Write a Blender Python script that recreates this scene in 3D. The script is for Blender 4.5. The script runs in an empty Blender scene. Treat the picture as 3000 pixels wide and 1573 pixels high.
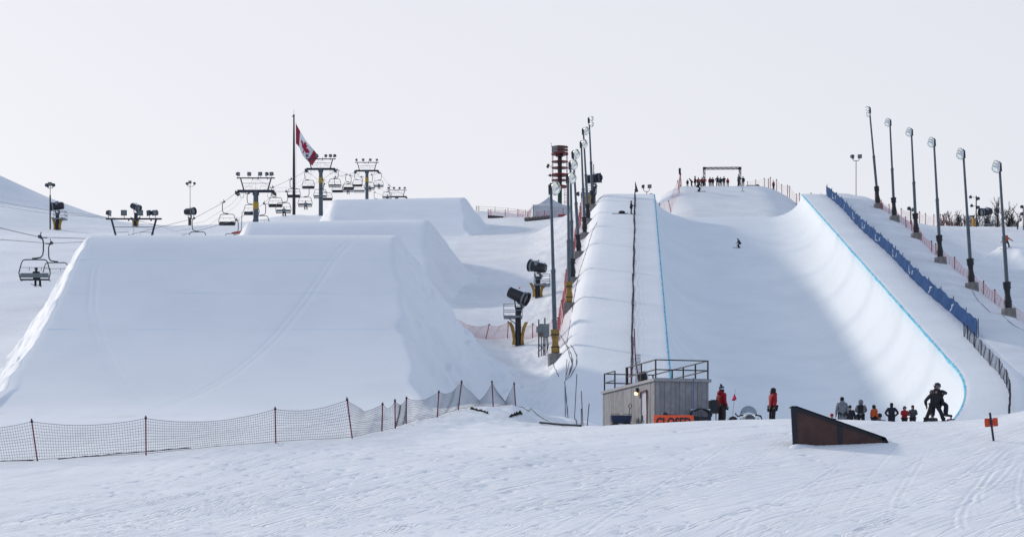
import bpy, bmesh, math, random
import numpy as np
from mathutils import Vector, Matrix, Euler
R = math.radians
random.seed(7)
scene = bpy.context.scene
C = scene.collection

# ------------------------------------------------------------ camera, sky, sun
# world units are metres; the eye is the origin, +Y looks up the hill
FPX, HY = 6000.0, 1600.0            # focal length and horizon row, in pixels of the 3000 x 1573 photograph
cam_d = bpy.data.cameras.new('camera'); cam = bpy.data.objects.new('camera', cam_d); C.objects.link(cam)
cam.location = (0, 0, 0); cam.rotation_euler = (R(90), 0, 0)
cam_d.sensor_fit = 'HORIZONTAL'; cam_d.sensor_width = 36.0
cam_d.lens = 36.0 * FPX / 3000.0
cam_d.shift_y = (HY - 1573 / 2) / 3000.0
cam_d.clip_start = 0.5; cam_d.clip_end = 6000
scene.camera = cam

SUN_EL, SUN_AZ = R(23), R(-44)       # azimuth from +Y towards +X
sd = Vector((math.sin(SUN_AZ) * math.cos(SUN_EL), math.cos(SUN_AZ) * math.cos(SUN_EL), math.sin(SUN_EL)))
world = bpy.data.worlds.new('World'); scene.world = world; world.use_nodes = True
wn, wl = world.node_tree.nodes, world.node_tree.links
wn.clear()
w_out = wn.new('ShaderNodeOutputWorld'); w_bg = wn.new('ShaderNodeBackground')
w_sky = wn.new('ShaderNodeTexSky'); w_sky.sky_type = 'NISHITA'; w_sky.sun_disc = False
w_sky.sun_elevation = SUN_EL; w_sky.sun_rotation = SUN_AZ
w_sky.altitude = 1100; w_sky.air_density = 1.0; w_sky.dust_density = 4.0; w_sky.ozone_density = 1.5
# hazy bright day: a pale veil of thin cloud, whitest low down and towards the sun, over a clear-sky model
def w_node(t, **k):
    q = wn.new(t)
    for a_, v in k.items(): setattr(q, a_, v)
    return q
w_geo = w_node('ShaderNodeNewGeometry'); w_sep = w_node('ShaderNodeSeparateXYZ')
w_dir = w_node('ShaderNodeVectorMath', operation='SCALE'); w_dir.inputs['Scale'].default_value = -1.0
wl.new(w_geo.outputs['Incoming'], w_dir.inputs[0]); wl.new(w_dir.outputs[0], w_sep.inputs[0])
w_low = w_node('ShaderNodeMapRange', interpolation_type='SMOOTHSTEP')
for i_, v_ in enumerate((0.18, 0.85, 1.0, 0.0)): w_low.inputs[i_ + 1].default_value = v_
wl.new(w_sep.outputs[2], w_low.inputs[0])
w_dot = w_node('ShaderNodeVectorMath', operation='DOT_PRODUCT'); w_dot.inputs[1].default_value = (math.sin(SUN_AZ), math.cos(SUN_AZ), 0.0)
wl.new(w_dir.outputs[0], w_dot.inputs[0])
w_fwd = w_node('ShaderNodeMapRange', interpolation_type='SMOOTHSTEP')
for i_, v_ in enumerate((-0.7, 0.75, 0.12, 1.0)): w_fwd.inputs[i_ + 1].default_value = v_
wl.new(w_dot.outputs['Value'], w_fwd.inputs[0])
w_mul = w_node('ShaderNodeMath', operation='MULTIPLY'); wl.new(w_low.outputs[0], w_mul.inputs[0]); wl.new(w_fwd.outputs[0], w_mul.inputs[1])
w_veil = w_node('ShaderNodeMix', data_type='RGBA')
w_veil.inputs[6].default_value = (4.2, 5.2, 7.0, 1); w_veil.inputs[7].default_value = (9.05, 9.0, 9.45, 1)
wl.new(w_mul.outputs[0], w_veil.inputs[0])
w_mix = w_node('ShaderNodeMix', data_type='RGBA'); w_mix.inputs[0].default_value = 0.85
wl.new(w_sky.outputs[0], w_mix.inputs[6]); wl.new(w_veil.outputs[2], w_mix.inputs[7]); wl.new(w_mix.outputs[2], w_bg.inputs[0])
w_bg.inputs[1].default_value = 0.1
wl.new(w_bg.outputs[0], w_out.inputs[0])
sun_d = bpy.data.lights.new('sun', 'SUN'); sun_d.energy = 2.2; sun_d.angle = R(3.8); sun_d.color = (1.0, 0.92, 0.80)
sun = bpy.data.objects.new('sun', sun_d); C.objects.link(sun)
sun.rotation_euler = sd.to_track_quat('Z', 'Y').to_euler(); sun.location = sd * 300
scene.view_settings.view_transform = 'Standard'; scene.view_settings.look = 'None'
scene.view_settings.exposure = 0.0; scene.view_settings.gamma = 1.0; scene.view_settings.use_curve_mapping = False
scene.cycles.max_bounces = 8; scene.cycles.diffuse_bounces = 4; scene.cycles.transparent_max_bounces = 12

def P(px, py, D):                    # a photograph pixel at distance D as a world point
    return Vector(((px - 1500) * D / FPX, D, (HY - py) * D / FPX))

# ------------------------------------------------------------ numeric helpers
def sstep(a, b, x):
    t = np.clip((x - a) / (b - a), 0, 1); return t * t * (3 - 2 * t)
def _hash(i, j, s):
    h = np.sin(i * 127.1 + j * 311.7 + s * 74.7) * 43758.5453
    return h - np.floor(h)
def vnoise(x, y, s=0):
    i = np.floor(x); j = np.floor(y); fx = x - i; fy = y - j
    fx = fx * fx * (3 - 2 * fx); fy = fy * fy * (3 - 2 * fy)
    a = _hash(i, j, s); b = _hash(i + 1, j, s); c = _hash(i, j + 1, s); d = _hash(i + 1, j + 1, s)
    return a + (b - a) * fx + (c - a) * fy + (a - b - c + d) * fx * fy - 0.5
def fbm(x, y, s=0, o=3):
    v = 0; amp = 1.0
    for k in range(o):
        v = v + amp * vnoise(x * 2 ** k, y * 2 ** k, s + k * 13); amp *= 0.5
    return v

# ------------------------------------------------------------ materials
MATS = {}
def mat(name, col, rough=0.6, metal=0.0, noise=0.0, nscale=8.0, bump=0.0, bscale=30.0, col2=None, emit=0.0, spec=0.5, alpha=1.0):
    if name in MATS: return MATS[name]
    m = bpy.data.materials.new(name); m.use_nodes = True
    n, l = m.node_tree.nodes, m.node_tree.links
    b = n['Principled BSDF']
    b.inputs['Roughness'].default_value = rough; b.inputs['Metallic'].default_value = metal
    b.inputs['Specular IOR Level'].default_value = spec; b.inputs['Alpha'].default_value = alpha
    tc = n.new('ShaderNodeTexCoord')
    nz = n.new('ShaderNodeTexNoise'); nz.inputs['Scale'].default_value = nscale; nz.inputs['Detail'].default_value = 4
    l.new(tc.outputs['Object'], nz.inputs['Vector'])
    mx = n.new('ShaderNodeMix'); mx.data_type = 'RGBA'
    c2 = col2 or tuple(c * (1 - 0.5 * noise) for c in col)
    mx.inputs[6].default_value = (*col, 1); mx.inputs[7].default_value = (*c2, 1)
    rp = n.new('ShaderNodeMapRange'); rp.inputs[1].default_value = 0.35; rp.inputs[2].default_value = 0.65
    rp.inputs[3].default_value = 0; rp.inputs[4].default_value = 1
    l.new(nz.outputs[0], rp.inputs[0]); l.new(rp.outputs[0], mx.inputs[0]); l.new(mx.outputs[2], b.inputs['Base Color'])
    if bump:
        nb = n.new('ShaderNodeTexNoise'); nb.inputs['Scale'].default_value = bscale; l.new(tc.outputs['Object'], nb.inputs['Vector'])
        bp = n.new('ShaderNodeBump'); bp.inputs['Strength'].default_value = bump; bp.inputs['Distance'].default_value = 0.02
        l.new(nb.outputs[0], bp.inputs['Height']); l.new(bp.outputs[0], b.inputs['Normal'])
    if emit:
        b.inputs['Emission Color'].default_value = (*col, 1); b.inputs['Emission Strength'].default_value = emit
    MATS[name] = m; return m

SNOW = (0.90, 0.905, 0.922)
def snow_mat(name, kind):
    """snow; 'ground' adds skied streaks along the stored streak UV, 'jump' and 'pipe' add the faint blue dye lines"""
    m = bpy.data.materials.new(name); m.use_nodes = True
    n, l = m.node_tree.nodes, m.node_tree.links
    b = n['Principled BSDF']; b.inputs['Roughness'].default_value = 0.75; b.inputs['Specular IOR Level'].default_value = 0.25
    def math_(op, a, b_=None, c=None):
        k = n.new('ShaderNodeMath'); k.operation = op
        for i, v in enumerate((a, b_, c)):
            if v is None: continue
            if isinstance(v, (int, float)): k.inputs[i].default_value = v
            else: l.new(v, k.inputs[i])
        return k.outputs[0]
    def noise_(vec, scale, detail=4, rough=0.55, dim='3D'):
        k = n.new('ShaderNodeTexNoise'); k.inputs['Scale'].default_value = scale
        k.inputs['Detail'].default_value = detail; k.inputs['Roughness'].default_value = rough
        l.new(vec, k.inputs['Vector']); return k.outputs[0]
    def mapping(vec, s):
        k = n.new('ShaderNodeMapping'); k.inputs['Scale'].default_value = s; l.new(vec, k.inputs['Vector']); return k.outputs[0]
    def rng(v, a, b_, c=0.0, d=1.0):
        k = n.new('ShaderNodeMapRange'); l.new(v, k.inputs[0])
        for i, q in enumerate((a, b_, c, d)): k.inputs[i + 1].default_value = q
        return k.outputs[0]
    geo = n.new('ShaderNodeNewGeometry'); pos = geo.outputs['Position']
    big = noise_(pos, 0.16, 3); mid = noise_(pos, 1.3, 5); fine = noise_(pos, 11.0, 4, 0.65)
    col = n.new('ShaderNodeMix'); col.data_type = 'RGBA'
    col.inputs[6].default_value = (*SNOW, 1); col.inputs[7].default_value = (0.84, 0.85, 0.875, 1)
    l.new(rng(math_('ADD', math_('MULTIPLY', big, 0.6), math_('MULTIPLY', fine, 0.4)), 0.44, 0.62), col.inputs[0])
    out = col.outputs[2]
    h = math_('ADD', math_('MULTIPLY', mid, 0.05 if kind == 'ground' else 0.03), math_('MULTIPLY', fine, 0.035))
    if kind == 'ground':
        uv = n.new('ShaderNodeUVMap'); uv.uv_map = 'streak'
        s1 = noise_(mapping(uv.outputs[0], (1.0, 0.045, 1)), 2.2, 6, 0.62)
        s2 = noise_(mapping(uv.outputs[0], (1.0, 0.03, 1)), 7.5, 4, 0.6)
        patch = rng(noise_(pos, 0.16, 3), 0.40, 0.62)
        st = math_('MULTIPLY', math_('ADD', math_('MULTIPLY', s1, 0.34), math_('MULTIPLY', s2, 0.10)), math_('ADD', 0.25, math_('MULTIPLY', patch, 0.75)))
        h = math_('ADD', h, st)
        s3 = noise_(mapping(uv.outputs[0], (1.0, 0.010, 1)), 1.7, 2, 0.5); s4 = noise_(mapping(uv.outputs[0], (1.0, 0.018, 1.3)), 3.3, 1, 0.5)
        gr = math_('ADD', rng(math_('ABSOLUTE', math_('SUBTRACT', s3, 0.5)), 0.0, 0.014, 1.0, 0.0), math_('MULTIPLY', rng(math_('ABSOLUTE', math_('SUBTRACT', s4, 0.52)), 0.0, 0.016, 1.0, 0.0), 0.6))
        h = math_('SUBTRACT', h, math_('MULTIPLY', math_('MULTIPLY', gr, rng(noise_(pos, 0.35, 2), 0.36, 0.56)), 0.24))
    if kind == 'jump':
        rough_ = noise_(pos, 2.6, 5, 0.62)
    if kind in ('pipe', 'jump'):
        uv = n.new('ShaderNodeUVMap'); uv.uv_map = 'dye'
        sep = n.new('ShaderNodeSeparateXYZ'); l.new(uv.outputs[0], sep.inputs[0])
        u, v = sep.outputs[0], sep.outputs[1]
        wob = noise_(pos, 0.5, 3)
        if kind == 'pipe': h = math_('ADD', h, math_('MULTIPLY', rng(v, 1.75, 1.95), math_('ADD', math_('MULTIPLY', mid, 0.10), math_('MULTIPLY', noise_(mapping(pos, (1.0, 0.3, 1.0)), 3.4, 4), 0.13))))
        else: h = math_('ADD', h, math_('MULTIPLY', rng(u, 0.0, 0.004, 1.0, 0.0), math_('MULTIPLY', rough_, 0.40)))
        if kind == 'pipe':          # u metres along, v 0..1 down the wall from the lip (2 = flat)
            q = math_('ADD', math_('ADD', math_('MULTIPLY', u, 1 / 6.4), math_('MULTIPLY', v, 0.35)), math_('MULTIPLY', wob, 0.9))
            f = math_('ABSOLUTE', math_('SUBTRACT', math_('FRACT', q), 0.5))
            line = rng(f, 0.002, 0.009, 1.0, 0.0)
            msk = rng(noise_(mapping(pos, (0.5, 0.25, 0.5)), 0.55, 2), 0.46, 0.66)
            line = math_('MULTIPLY', math_('MULTIPLY', line, msk), rng(v, 0.75, 1.1, 1.0, 0.0))
            line = math_('MULTIPLY', line, 0.5)
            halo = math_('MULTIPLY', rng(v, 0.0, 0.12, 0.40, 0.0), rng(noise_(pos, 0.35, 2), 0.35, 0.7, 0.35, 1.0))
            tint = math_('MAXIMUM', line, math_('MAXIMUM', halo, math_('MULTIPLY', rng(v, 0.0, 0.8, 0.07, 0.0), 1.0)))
        else:                       # u 0..1 across the face from its sunny edge, v metres down the face
            line = None
            for vk in (5.0, 10.5, 16.7):
                d = math_('ABSOLUTE', math_('SUBTRACT', math_('ADD', v, math_('MULTIPLY', wob, 0.25)), vk + 0.12))
                q = rng(d, 0.03, 0.17, 1.0, 0.0)
                line = q if line is None else math_('MAXIMUM', line, q)
            edge = rng(u, 0.03, 0.18, 0.45, 0.13)
            tint = math_('MULTIPLY', math_('MULTIPLY', line, edge), math_('MULTIPLY', rng(noise_(mapping(pos, (0.4, 1, 1)), 0.6, 2), 0.38, 0.6), rng(u, 0.0, 0.02)))
            tint = math_('MULTIPLY', tint, rng(u, 0.985, 0.96))
        dye = n.new('ShaderNodeMix'); dye.data_type = 'RGBA'
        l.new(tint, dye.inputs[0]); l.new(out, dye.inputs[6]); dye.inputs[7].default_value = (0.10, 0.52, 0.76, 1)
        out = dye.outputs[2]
    if kind == 'pipe':                                          # walls and floor coloured darker than the decks, offsetting over-bright sunlight on the wall
        wall_dim = n.new('ShaderNodeMix'); wall_dim.data_type = 'RGBA'; wall_dim.blend_type = 'MULTIPLY'; l.new(rng(v, 1.75, 1.95, 1.0, 0.0), wall_dim.inputs[0]); l.new(out, wall_dim.inputs[6]); wall_dim.inputs[7].default_value = (0.935, 0.955, 0.965, 1); out = wall_dim.outputs[2]
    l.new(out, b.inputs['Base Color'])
    bp = n.new('ShaderNodeBump'); bp.inputs['Strength'].default_value = 0.5
    bp.inputs['Distance'].default_value = 0.5 if kind == 'ground' else 0.3
    l.new(h, bp.inputs['Height']); l.new(bp.outputs[0], b.inputs['Normal'])
    return m

# ------------------------------------------------------------ object helpers
def tag(o, label=None, cat=None, group=None, kind=None):
    if label: o['label'] = label
    if cat: o['category'] = cat
    if group: o['group'] = group
    if kind: o['kind'] = kind
    return o
def mesh_obj(name, verts, faces, m, parent=None, smooth=False):
    me = bpy.data.meshes.new(name); me.from_pydata([tuple(v) for v in verts], [], faces); me.update()
    if m: me.materials.append(m)
    if smooth: me.polygons.foreach_set('use_smooth', [True] * len(me.polygons))
    o = bpy.data.objects.new(name, me); C.objects.link(o)
    if parent: o.parent = parent
    return o
def grid_mesh(name, V, m, uvname=None, uv=None, parent=None, smooth=True, keep=None):
    """V (rows, cols, 3) -> quad grid"""
    r, c = V.shape[:2]
    idx = np.arange(r * c, dtype=np.int32).reshape(r, c)
    q = np.stack([idx[:-1, :-1], idx[:-1, 1:], idx[1:, 1:], idx[1:, :-1]], -1).reshape(-1, 4)
    if keep is not None: q = q[keep.reshape(-1)[q].any(1)]
    q = q.reshape(-1)
    nf = len(q) // 4
    me = bpy.data.meshes.new(name)
    me.vertices.add(r * c); me.vertices.foreach_set('co', V.reshape(-1).astype(np.float32))
    me.loops.add(len(q)); me.loops.foreach_set('vertex_index', q)
    me.polygons.add(nf); me.polygons.foreach_set('loop_start', np.arange(0, len(q), 4, dtype=np.int32))
    me.polygons.foreach_set('use_smooth', np.full(nf, smooth))
    if uvname:
        lay = me.uv_layers.new(name=uvname); lay.data.foreach_set('uv', uv.reshape(-1, 2)[q].reshape(-1).astype(np.float32))
    me.materials.append(m); me.update(calc_edges=True); me.validate()
    o = bpy.data.objects.new(name, me); C.objects.link(o)
    if parent: o.parent = parent
    return o
def empty(name, loc, rz=0.0, label=None, cat=None, group=None):
    o = bpy.data.objects.new(name, None); C.objects.link(o); o.empty_display_size = 0.2
    o.location = loc; o.rotation_euler = (0, 0, rz)
    return tag(o, label, cat, group)
def copy_tree(o, parent=None):
    c = o.copy(); C.objects.link(c)
    if parent: c.parent = parent
    for ch in o.children: copy_tree(ch, c)
    return c

# ------------------------------------------------------------ terrain
def zl(D): return 11.0 + (D - 135) * 0.2604                    # height of the halfpipe lips
def xl(D): return 10.5 + (D - 135) * 0.0619
def xr(D): return 29.9 + (D - 135) * 0.0627 - 0.0086 * np.maximum(0, 140 - D) ** 2
CTRL = []
def ct(px, py, D): p = P(px, py, D); CTRL.append((p.x, p.y, p.z))
for x in (-60, -20, 0, 20, 60): CTRL.append((x, -10, -1.9)); CTRL.append((x, 18, -1.25))
for px in (-900, 0, 750, 1500, 2250, 3000, 3900): ct(px, 1574, 50)
for px, py in ((-600, 1462), (0, 1458), (750, 1452), (1500, 1442), (2250, 1436), (3000, 1420), (3600, 1415)): ct(px, py, 64)
for px, py, D in ((-600, 1370, 79), (0, 1362, 79), (220, 1350, 79), (428, 1337, 80), (808, 1300, 83), (1032, 1287, 86), (1158, 1260, 90), (1190, 1243, 92),
                  (1280, 1224, 96), (1343, 1192, 100), (1445, 1186, 103), (1530, 1183, 105), (1400, 1237, 94), (1500, 1250, 90), (1600, 1250, 89),
                  (1300, 1300, 84), (1765, 1250, 87), (1915, 1242, 87), (2030, 1236, 87), (2080, 1233, 87), (2400, 1226, 86), (2780, 1233, 85), (2900, 1225, 84.5), (3000, 1200, 84), (3400, 1150, 84),
                  (2000, 1330, 75), (2600, 1320, 74), (3000, 1300, 74), (1500, 1330, 76)): ct(px, py, D)
for X in (4, 10, 16, 22, 27): CTRL.append((X, 96, 5.5)); CTRL.append((X, 104, 5.45)); CTRL.append((X, 115, 4.8))
CTRL.append((34, 98, 6.0)); CTRL.append((40, 100, 6.8)); CTRL.append((33, 112, 6.4))
for px, py, D in ((1620, 1246, 93), (1650, 1120, 128), (1600, 1180, 112), (1560, 1190, 108), (1700, 1190, 112),
                  (0, 1227, 99), (400, 1225, 99), (900, 1222, 100), (1270, 1210, 102), (-400, 1220, 100),
                  (-300, 1080, 128), (0, 1000, 138), (0, 900, 155), (0, 760, 195), (60, 690, 250), (147, 672, 300), (60, 610, 335),
                  (300, 668, 310), (-300, 880, 160), (-300, 700, 250), (-400, 540, 380), (700, 680, 400), (620, 690, 400), (-300, 415, 450), (0, 528, 450), (250, 630, 450), (400, 668, 450), (520, 688, 450), (620, 695, 450),
                  (760, 660, 420), (650, 680, 330), (780, 640, 345), (850, 629, 345), (930, 632, 350), (1000, 640, 380), (1100, 640, 400),
                  (500, 690, 250), (800, 800, 185), (800, 700, 270), (1000, 1000, 135), (600, 1000, 135),
                  (1450, 1000, 138), (1420, 985, 158), (1515, 1003, 165), (1400, 885, 200), (1560, 890, 195), (1450, 800, 218), (1540, 770, 228),
                  (1400, 760, 240), (1450, 715, 268), (1560, 705, 266), (1440, 692, 287), (1560, 682, 295), (1640, 672, 290), (1450, 655, 322), (1540, 640, 328), (1640, 634, 328), (1600, 634, 340), (1700, 632, 335),
                  (1395, 618, 385), (1480, 625, 385), (1550, 631, 380), (1300, 628, 400), (1660, 640, 360), (1800, 640, 360),
                  (1800, 596, 300), (1900, 600, 300), (1750, 610, 285), (1850, 640, 350), (2000, 700, 300), (2200, 720, 300),
                  (2430, 580, 300), (2520, 590, 300), (2450, 600, 350), (2600, 640, 330),
                  (2680, 662, 362), (2760, 661, 370), (2850, 664, 372), (3000, 670, 372), (3300, 690, 372), (2800, 756, 285), (2720, 720, 300), (2900, 862, 232), (2860, 800, 258), (2985, 905, 200),
                  (3000, 1000, 152), (3010, 1100, 126), (3300, 1000, 152), (3300, 850, 240), (3000, 800, 262), (3150, 780, 280)): ct(px, py, D)
for X in (-120, 20, 80, 130): CTRL.append((X, 520, 48)); CTRL.append((X, 640, 36))
for px, py, D in ((1050, 628, 470), (1150, 622, 560), (1300, 645, 470), (880, 655, 470), (700, 690, 470)): ct(px, py, D)
CP = np.array(CTRL); SC = np.array([1.0, 0.62])
def _k(r2): return 0.5 * r2 * np.log(r2 + 1e-9)
def _fit():
    A = CP[:, :2] * SC / 50; n = len(A)
    d2 = ((A[:, None] - A[None]) ** 2).sum(-1)
    K = _k(d2) + np.eye(n) * 2e-4
    Pm = np.c_[np.ones(n), A]
    M = np.block([[K, Pm], [Pm.T, np.zeros((3, 3))]])
    return np.linalg.solve(M, np.r_[CP[:, 2], 0, 0, 0])
W = _fit()
def tps(X, Y):
    X = np.clip(X, -150, 150); Y = np.clip(Y, -20, 560)
    A = CP[:, :2] * SC / 50; n = len(A)
    xs, ys = (X * SC[0] / 50).ravel(), (Y * SC[1] / 50).ravel()
    o = np.empty(len(xs))
    for s in range(0, len(xs), 20000):
        d2 = (xs[s:s + 20000, None] - A[:, 0]) ** 2 + (ys[s:s + 20000, None] - A[:, 1]) ** 2
        o[s:s + 20000] = _k(d2) @ W[:n]
    return (o + W[n] + W[n + 1] * xs + W[n + 2] * ys).reshape(np.shape(X))
_gx, _gy = np.linspace(-160, 160, 161), np.linspace(-20, 560, 233)
_TG = tps(*np.meshgrid(_gx, _gy))
def tps_fast(X, Y):                                             # bilinear look-up of the spline
    u = np.clip((X + 160) / 2.0, 0, 159.999); v = np.clip((Y + 20) / 2.5, 0, 231.999)
    i = u.astype(int); j = v.astype(int); u = u - i; v = v - j
    return (_TG[j, i] * (1 - u) + _TG[j, i + 1] * u) * (1 - v) + (_TG[j + 1, i] * (1 - u) + _TG[j + 1, i + 1] * u) * v
def height(X, Y, trench=True):
    X = np.asarray(X, float); Y = np.asarray(Y, float)
    z = tps_fast(X, Y)
    z = z - 0.05 * np.maximum(0, Y - 560)
    # banks beside the halfpipe
    fade = sstep(104, 124, Y) * (1 - sstep(276, 292, Y))
    o = X - xl(Y); lip = zl(Y)
    bl = lip + np.interp(o, [-16, -12, -9, -8.4, -7.6, -6.2, -4], [-3.6, -2.9, -2.05, -1.62, -1.15, -0.7, -0.9])
    bl = bl + 0.16 * fbm(X * 0.45, Y * 0.2, 3) * sstep(-7.5, -9, o) * sstep(-16, -11, o)
    z = z + (bl - z) * sstep(-17, -9.5, o) * (o < -3) * fade
    q = X - xr(Y)
    br = lip + np.interp(q, [3, 4.2, 6.5, 8.8, 12, 16, 20], [-0.8, -0.22, -0.3, -0.7, -1.9, -3.6, -5.5])
    br = br + 0.22 * fbm(X * 0.4, Y * 0.16, 5) * sstep(4.5, 8, q)
    z = z + (br - z) * (1 - sstep(11, 19, q)) * (q > 2.5) * fade
    if trench:
        z = z - 12 * ((o > -5.5) & (q < 3.6) & (Y > 120.5) & (Y < 270))
    # roll-in mound above the halfpipe
    zm = np.interp(Y, [255, 272, 285, 289, 324, 327, 330, 340, 362, 400, 460], [38, 43.35, 45.0, 45.9, 56.9, 57.4, 57.55, 57.7, 57.2, 48, 20])
    dx = X - (33.0 + (Y - 325) * 0.05)
    hw = np.interp(Y, [272, 286, 325], [5.5, 4.6, 5.5])
    zm = zm - np.where(dx < 0, 0.11, 0.06) * np.maximum(0, np.abs(dx) - hw) ** 2
    zm = np.where(Y > 262, zm, -99)
    z = np.maximum(z, zm)
    return z

# skied tracks in the foreground: each a curve X = f(Y)
rt = random.Random(3)
TRACKS = []
for k in range(170):
    x0 = rt.uniform(-18, 15); y0 = rt.uniform(44, 60); ln = rt.uniform(14, 34)
    dxm = ln * rt.uniform(0.22, 0.62)
    TRACKS.append((x0, y0, ln, dxm, rt.uniform(0.85, 1.5), rt.uniform(-0.14, 0.14), rt.uniform(0.022, 0.042), rt.uniform(0.006, 0.022)))
def track_relief(X, Y):
    z = np.zeros_like(X)
    for x0, y0, ln, dxm, pw, wig, wd, dep in TRACKS:
        r = np.where((Y[:, 0] > y0) & (Y[:, 0] < y0 + ln))[0]
        if len(r) == 0: continue
        s = slice(r[0], r[-1] + 1); t = (Y[s] - y0) / ln
        f = x0 + dxm * t ** pw + wig * np.sin(t * 5.2)
        for off in ((0, 0.25) if dep > 0.016 else (0,)):
            d = (X[s] - f - off) * 0.85
            z[s] += (-dep * np.exp(-(d / wd) ** 2) + 0.55 * dep * np.exp(-((d - 1.9 * wd) / wd) ** 2)) * np.sin(np.pi * np.clip(t, 0, 1)) ** 0.4
    return z
a = np.r_[np.linspace(-2.2, -0.30, 44)[:-1], np.linspace(-0.30, -0.115, 170)[:-1], np.linspace(-0.115, 0.115, 520)[:-1], np.linspace(0.115, 0.30, 170)[:-1], np.linspace(0.30, 2.2, 44)]
d = np.r_[np.linspace(-70, 44, 40)[:-1], np.linspace(44, 96, 400)[:-1], np.linspace(96, 180, 190)[:-1], np.linspace(180, 340, 190)[:-1], np.linspace(340, 460, 60)[:-1], np.geomspace(460, 2500, 30)]
AA, YY = np.meshgrid(a, d); XX = AA * (YY + 80)
ZZ = height(XX, YY)
near = 1 - sstep(95, 130, YY)
ZZ += track_relief(XX, YY)
ZZ += near * (0.09 * fbm(XX * 0.16 + YY * 0.02, YY * 0.09, 11) + 0.022 * fbm(XX * 1.1, YY * 0.35, 12))
ZZ += (1 - near) * 0.25 * fbm(XX * 0.1, YY * 0.06, 14) * (YY < 600)
rough = np.exp(-(((XX + 2.5) / 9) ** 2 + ((YY - 102) / 13) ** 2))          # churned snow round the end of the net fence
ZZ += rough * 0.22 * fbm(XX * 0.9, YY * 0.55, 17, 4)
bank = (sstep(-16, -11, XX - xl(YY)) * (1 - sstep(-7.5, -6.4, XX - xl(YY)))) * sstep(110, 125, YY) * (1 - sstep(268, 280, YY))
ZZ += bank * 0.22 * fbm(XX * 0.8, YY * 0.5, 19, 4)
fy = random.Random(5)
for k in range(520):                                                       # footprints
    t = fy.random(); cx = fy.uniform(-14, 4) if k % 3 else fy.uniform(-13, 12); cy = fy.uniform(50, 84)
    i = np.searchsorted(d, cy); j = np.searchsorted(a, cx / (cy + 80))
    s = (slice(max(0, i - 3), i + 4), slice(max(0, j - 6), j + 7))
    ZZ[s] -= fy.uniform(0.03, 0.075) * np.exp(-((XX[s] - cx) / 0.13) ** 2 - ((YY[s] - cy) / 0.17) ** 2)
su = XX - 0.16 * (YY - 40) - 0.0075 * (YY - 40) ** 2 * np.clip((XX + 10) / 18, 0.15, 1.3) + 0.5 * fbm(XX * 0.12, YY * 0.07, 21)
M_SNOW_G = snow_mat('snow_ground', 'ground'); M_SNOW_J = snow_mat('snow_jump', 'jump'); M_SNOW_P = snow_mat('snow_pipe', 'pipe')
ground = grid_mesh('snow_ground', np.stack([XX, YY, ZZ], -1), M_SNOW_G, 'streak', np.stack([su, YY], -1))
tag(ground, kind='structure')

# ------------------------------------------------------------ halfpipe
ds = np.r_[np.linspace(117, 146, 60)[:-1], np.linspace(146, 273, 170)]
t = np.linspace(0, math.pi / 2, 22)
rows, uvs = [], []
for D in ds:
    L, Rr, Z = float(xl(D)), float(xr(D)), float(zl(D))
    floor = Z - (6.5 - 3.4 * float(sstep(200, 274, D)))
    floor = 4.45 + 0.5 * ((floor - 4.45) + math.sqrt((floor - 4.45) ** 2 + 0.6))
    dep = max(Z - floor, 0.4); Rh = min(6.0, dep * 1.05 + 1.4)
    pr = [(L - 9.2, Z - 2.7, 2), (L - 8.6, Z - 1.9, 2), (L - 7.9, Z - 1.05, 2), (L - 7.3, Z - 0.38, 2), (L - 6.8, Z - 0.08, 2), (L - 6.0, Z, 2), (L - 5.0, Z, 2), (L - 4, Z, 2), (L - 2.7, Z, 2), (L - 1.3, Z, 2), (L - 0.5, Z, 2), (L - 0.02, Z, 2)]
    for k, q in enumerate(t): pr.append((L + Rh * (1 - math.cos(q)), Z - 0.01 - dep * math.sin(q), k / 21))
    fl, fr = L + Rh, Rr - Rh
    for k in range(1, 6): pr.append((fl + (fr - fl) * k / 6, Z - 0.01 - dep, 1.5))
    for k, q in enumerate(t[::-1]): pr.append((Rr - Rh * (1 - math.cos(q)), Z - 0.01 - dep * math.sin(q), (21 - k) / 21))
    pr += [(Rr + 0.02, Z, 2), (Rr + 0.5, Z, 2), (Rr + 1.5, Z, 2), (Rr + 2.8, Z - 0.02, 2), (Rr + 3.6, Z - 0.06, 2), (Rr + 4.1, Z - 0.2, 2), (Rr + 4.3, Z - 0.7, 2), (Rr + 4.4, Z - 1.5, 2)]
    rows.append([(x, D, z) for x, z, _ in pr]); uvs.append([(D, v) for _, _, v in pr])
V = np.array(rows)
deck = np.array([[1.0 if q[1] > 1.9 else 0.0 for q in r] for r in uvs])
V[..., 2] += deck * (0.04 * fbm(V[..., 0] * 1.3, V[..., 1] * 0.6, 31, 4)) * np.clip(np.minimum(np.abs(V[..., 0] - xl(V[..., 1])), np.abs(V[..., 0] - xr(V[..., 1]))) / 0.6, 0, 1)
V[..., 2] += (1 - deck) * 0.10 * fbm(V[..., 0] * 0.15, V[..., 1] * 0.12, 33) * np.sin(np.pi * np.clip((V[..., 0] - xl(V[..., 1])) / 19.4, 0, 1))
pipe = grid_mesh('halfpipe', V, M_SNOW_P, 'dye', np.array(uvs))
tag(pipe, 'long groomed snow halfpipe with blue dyed lips climbing the hill behind the hut', 'halfpipe')
M_DYE = mat('blue_dye', (0.03, 0.42, 0.66), 0.8, noise=0.5, nscale=0.8, col2=(0.22, 0.62, 0.78))
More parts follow.
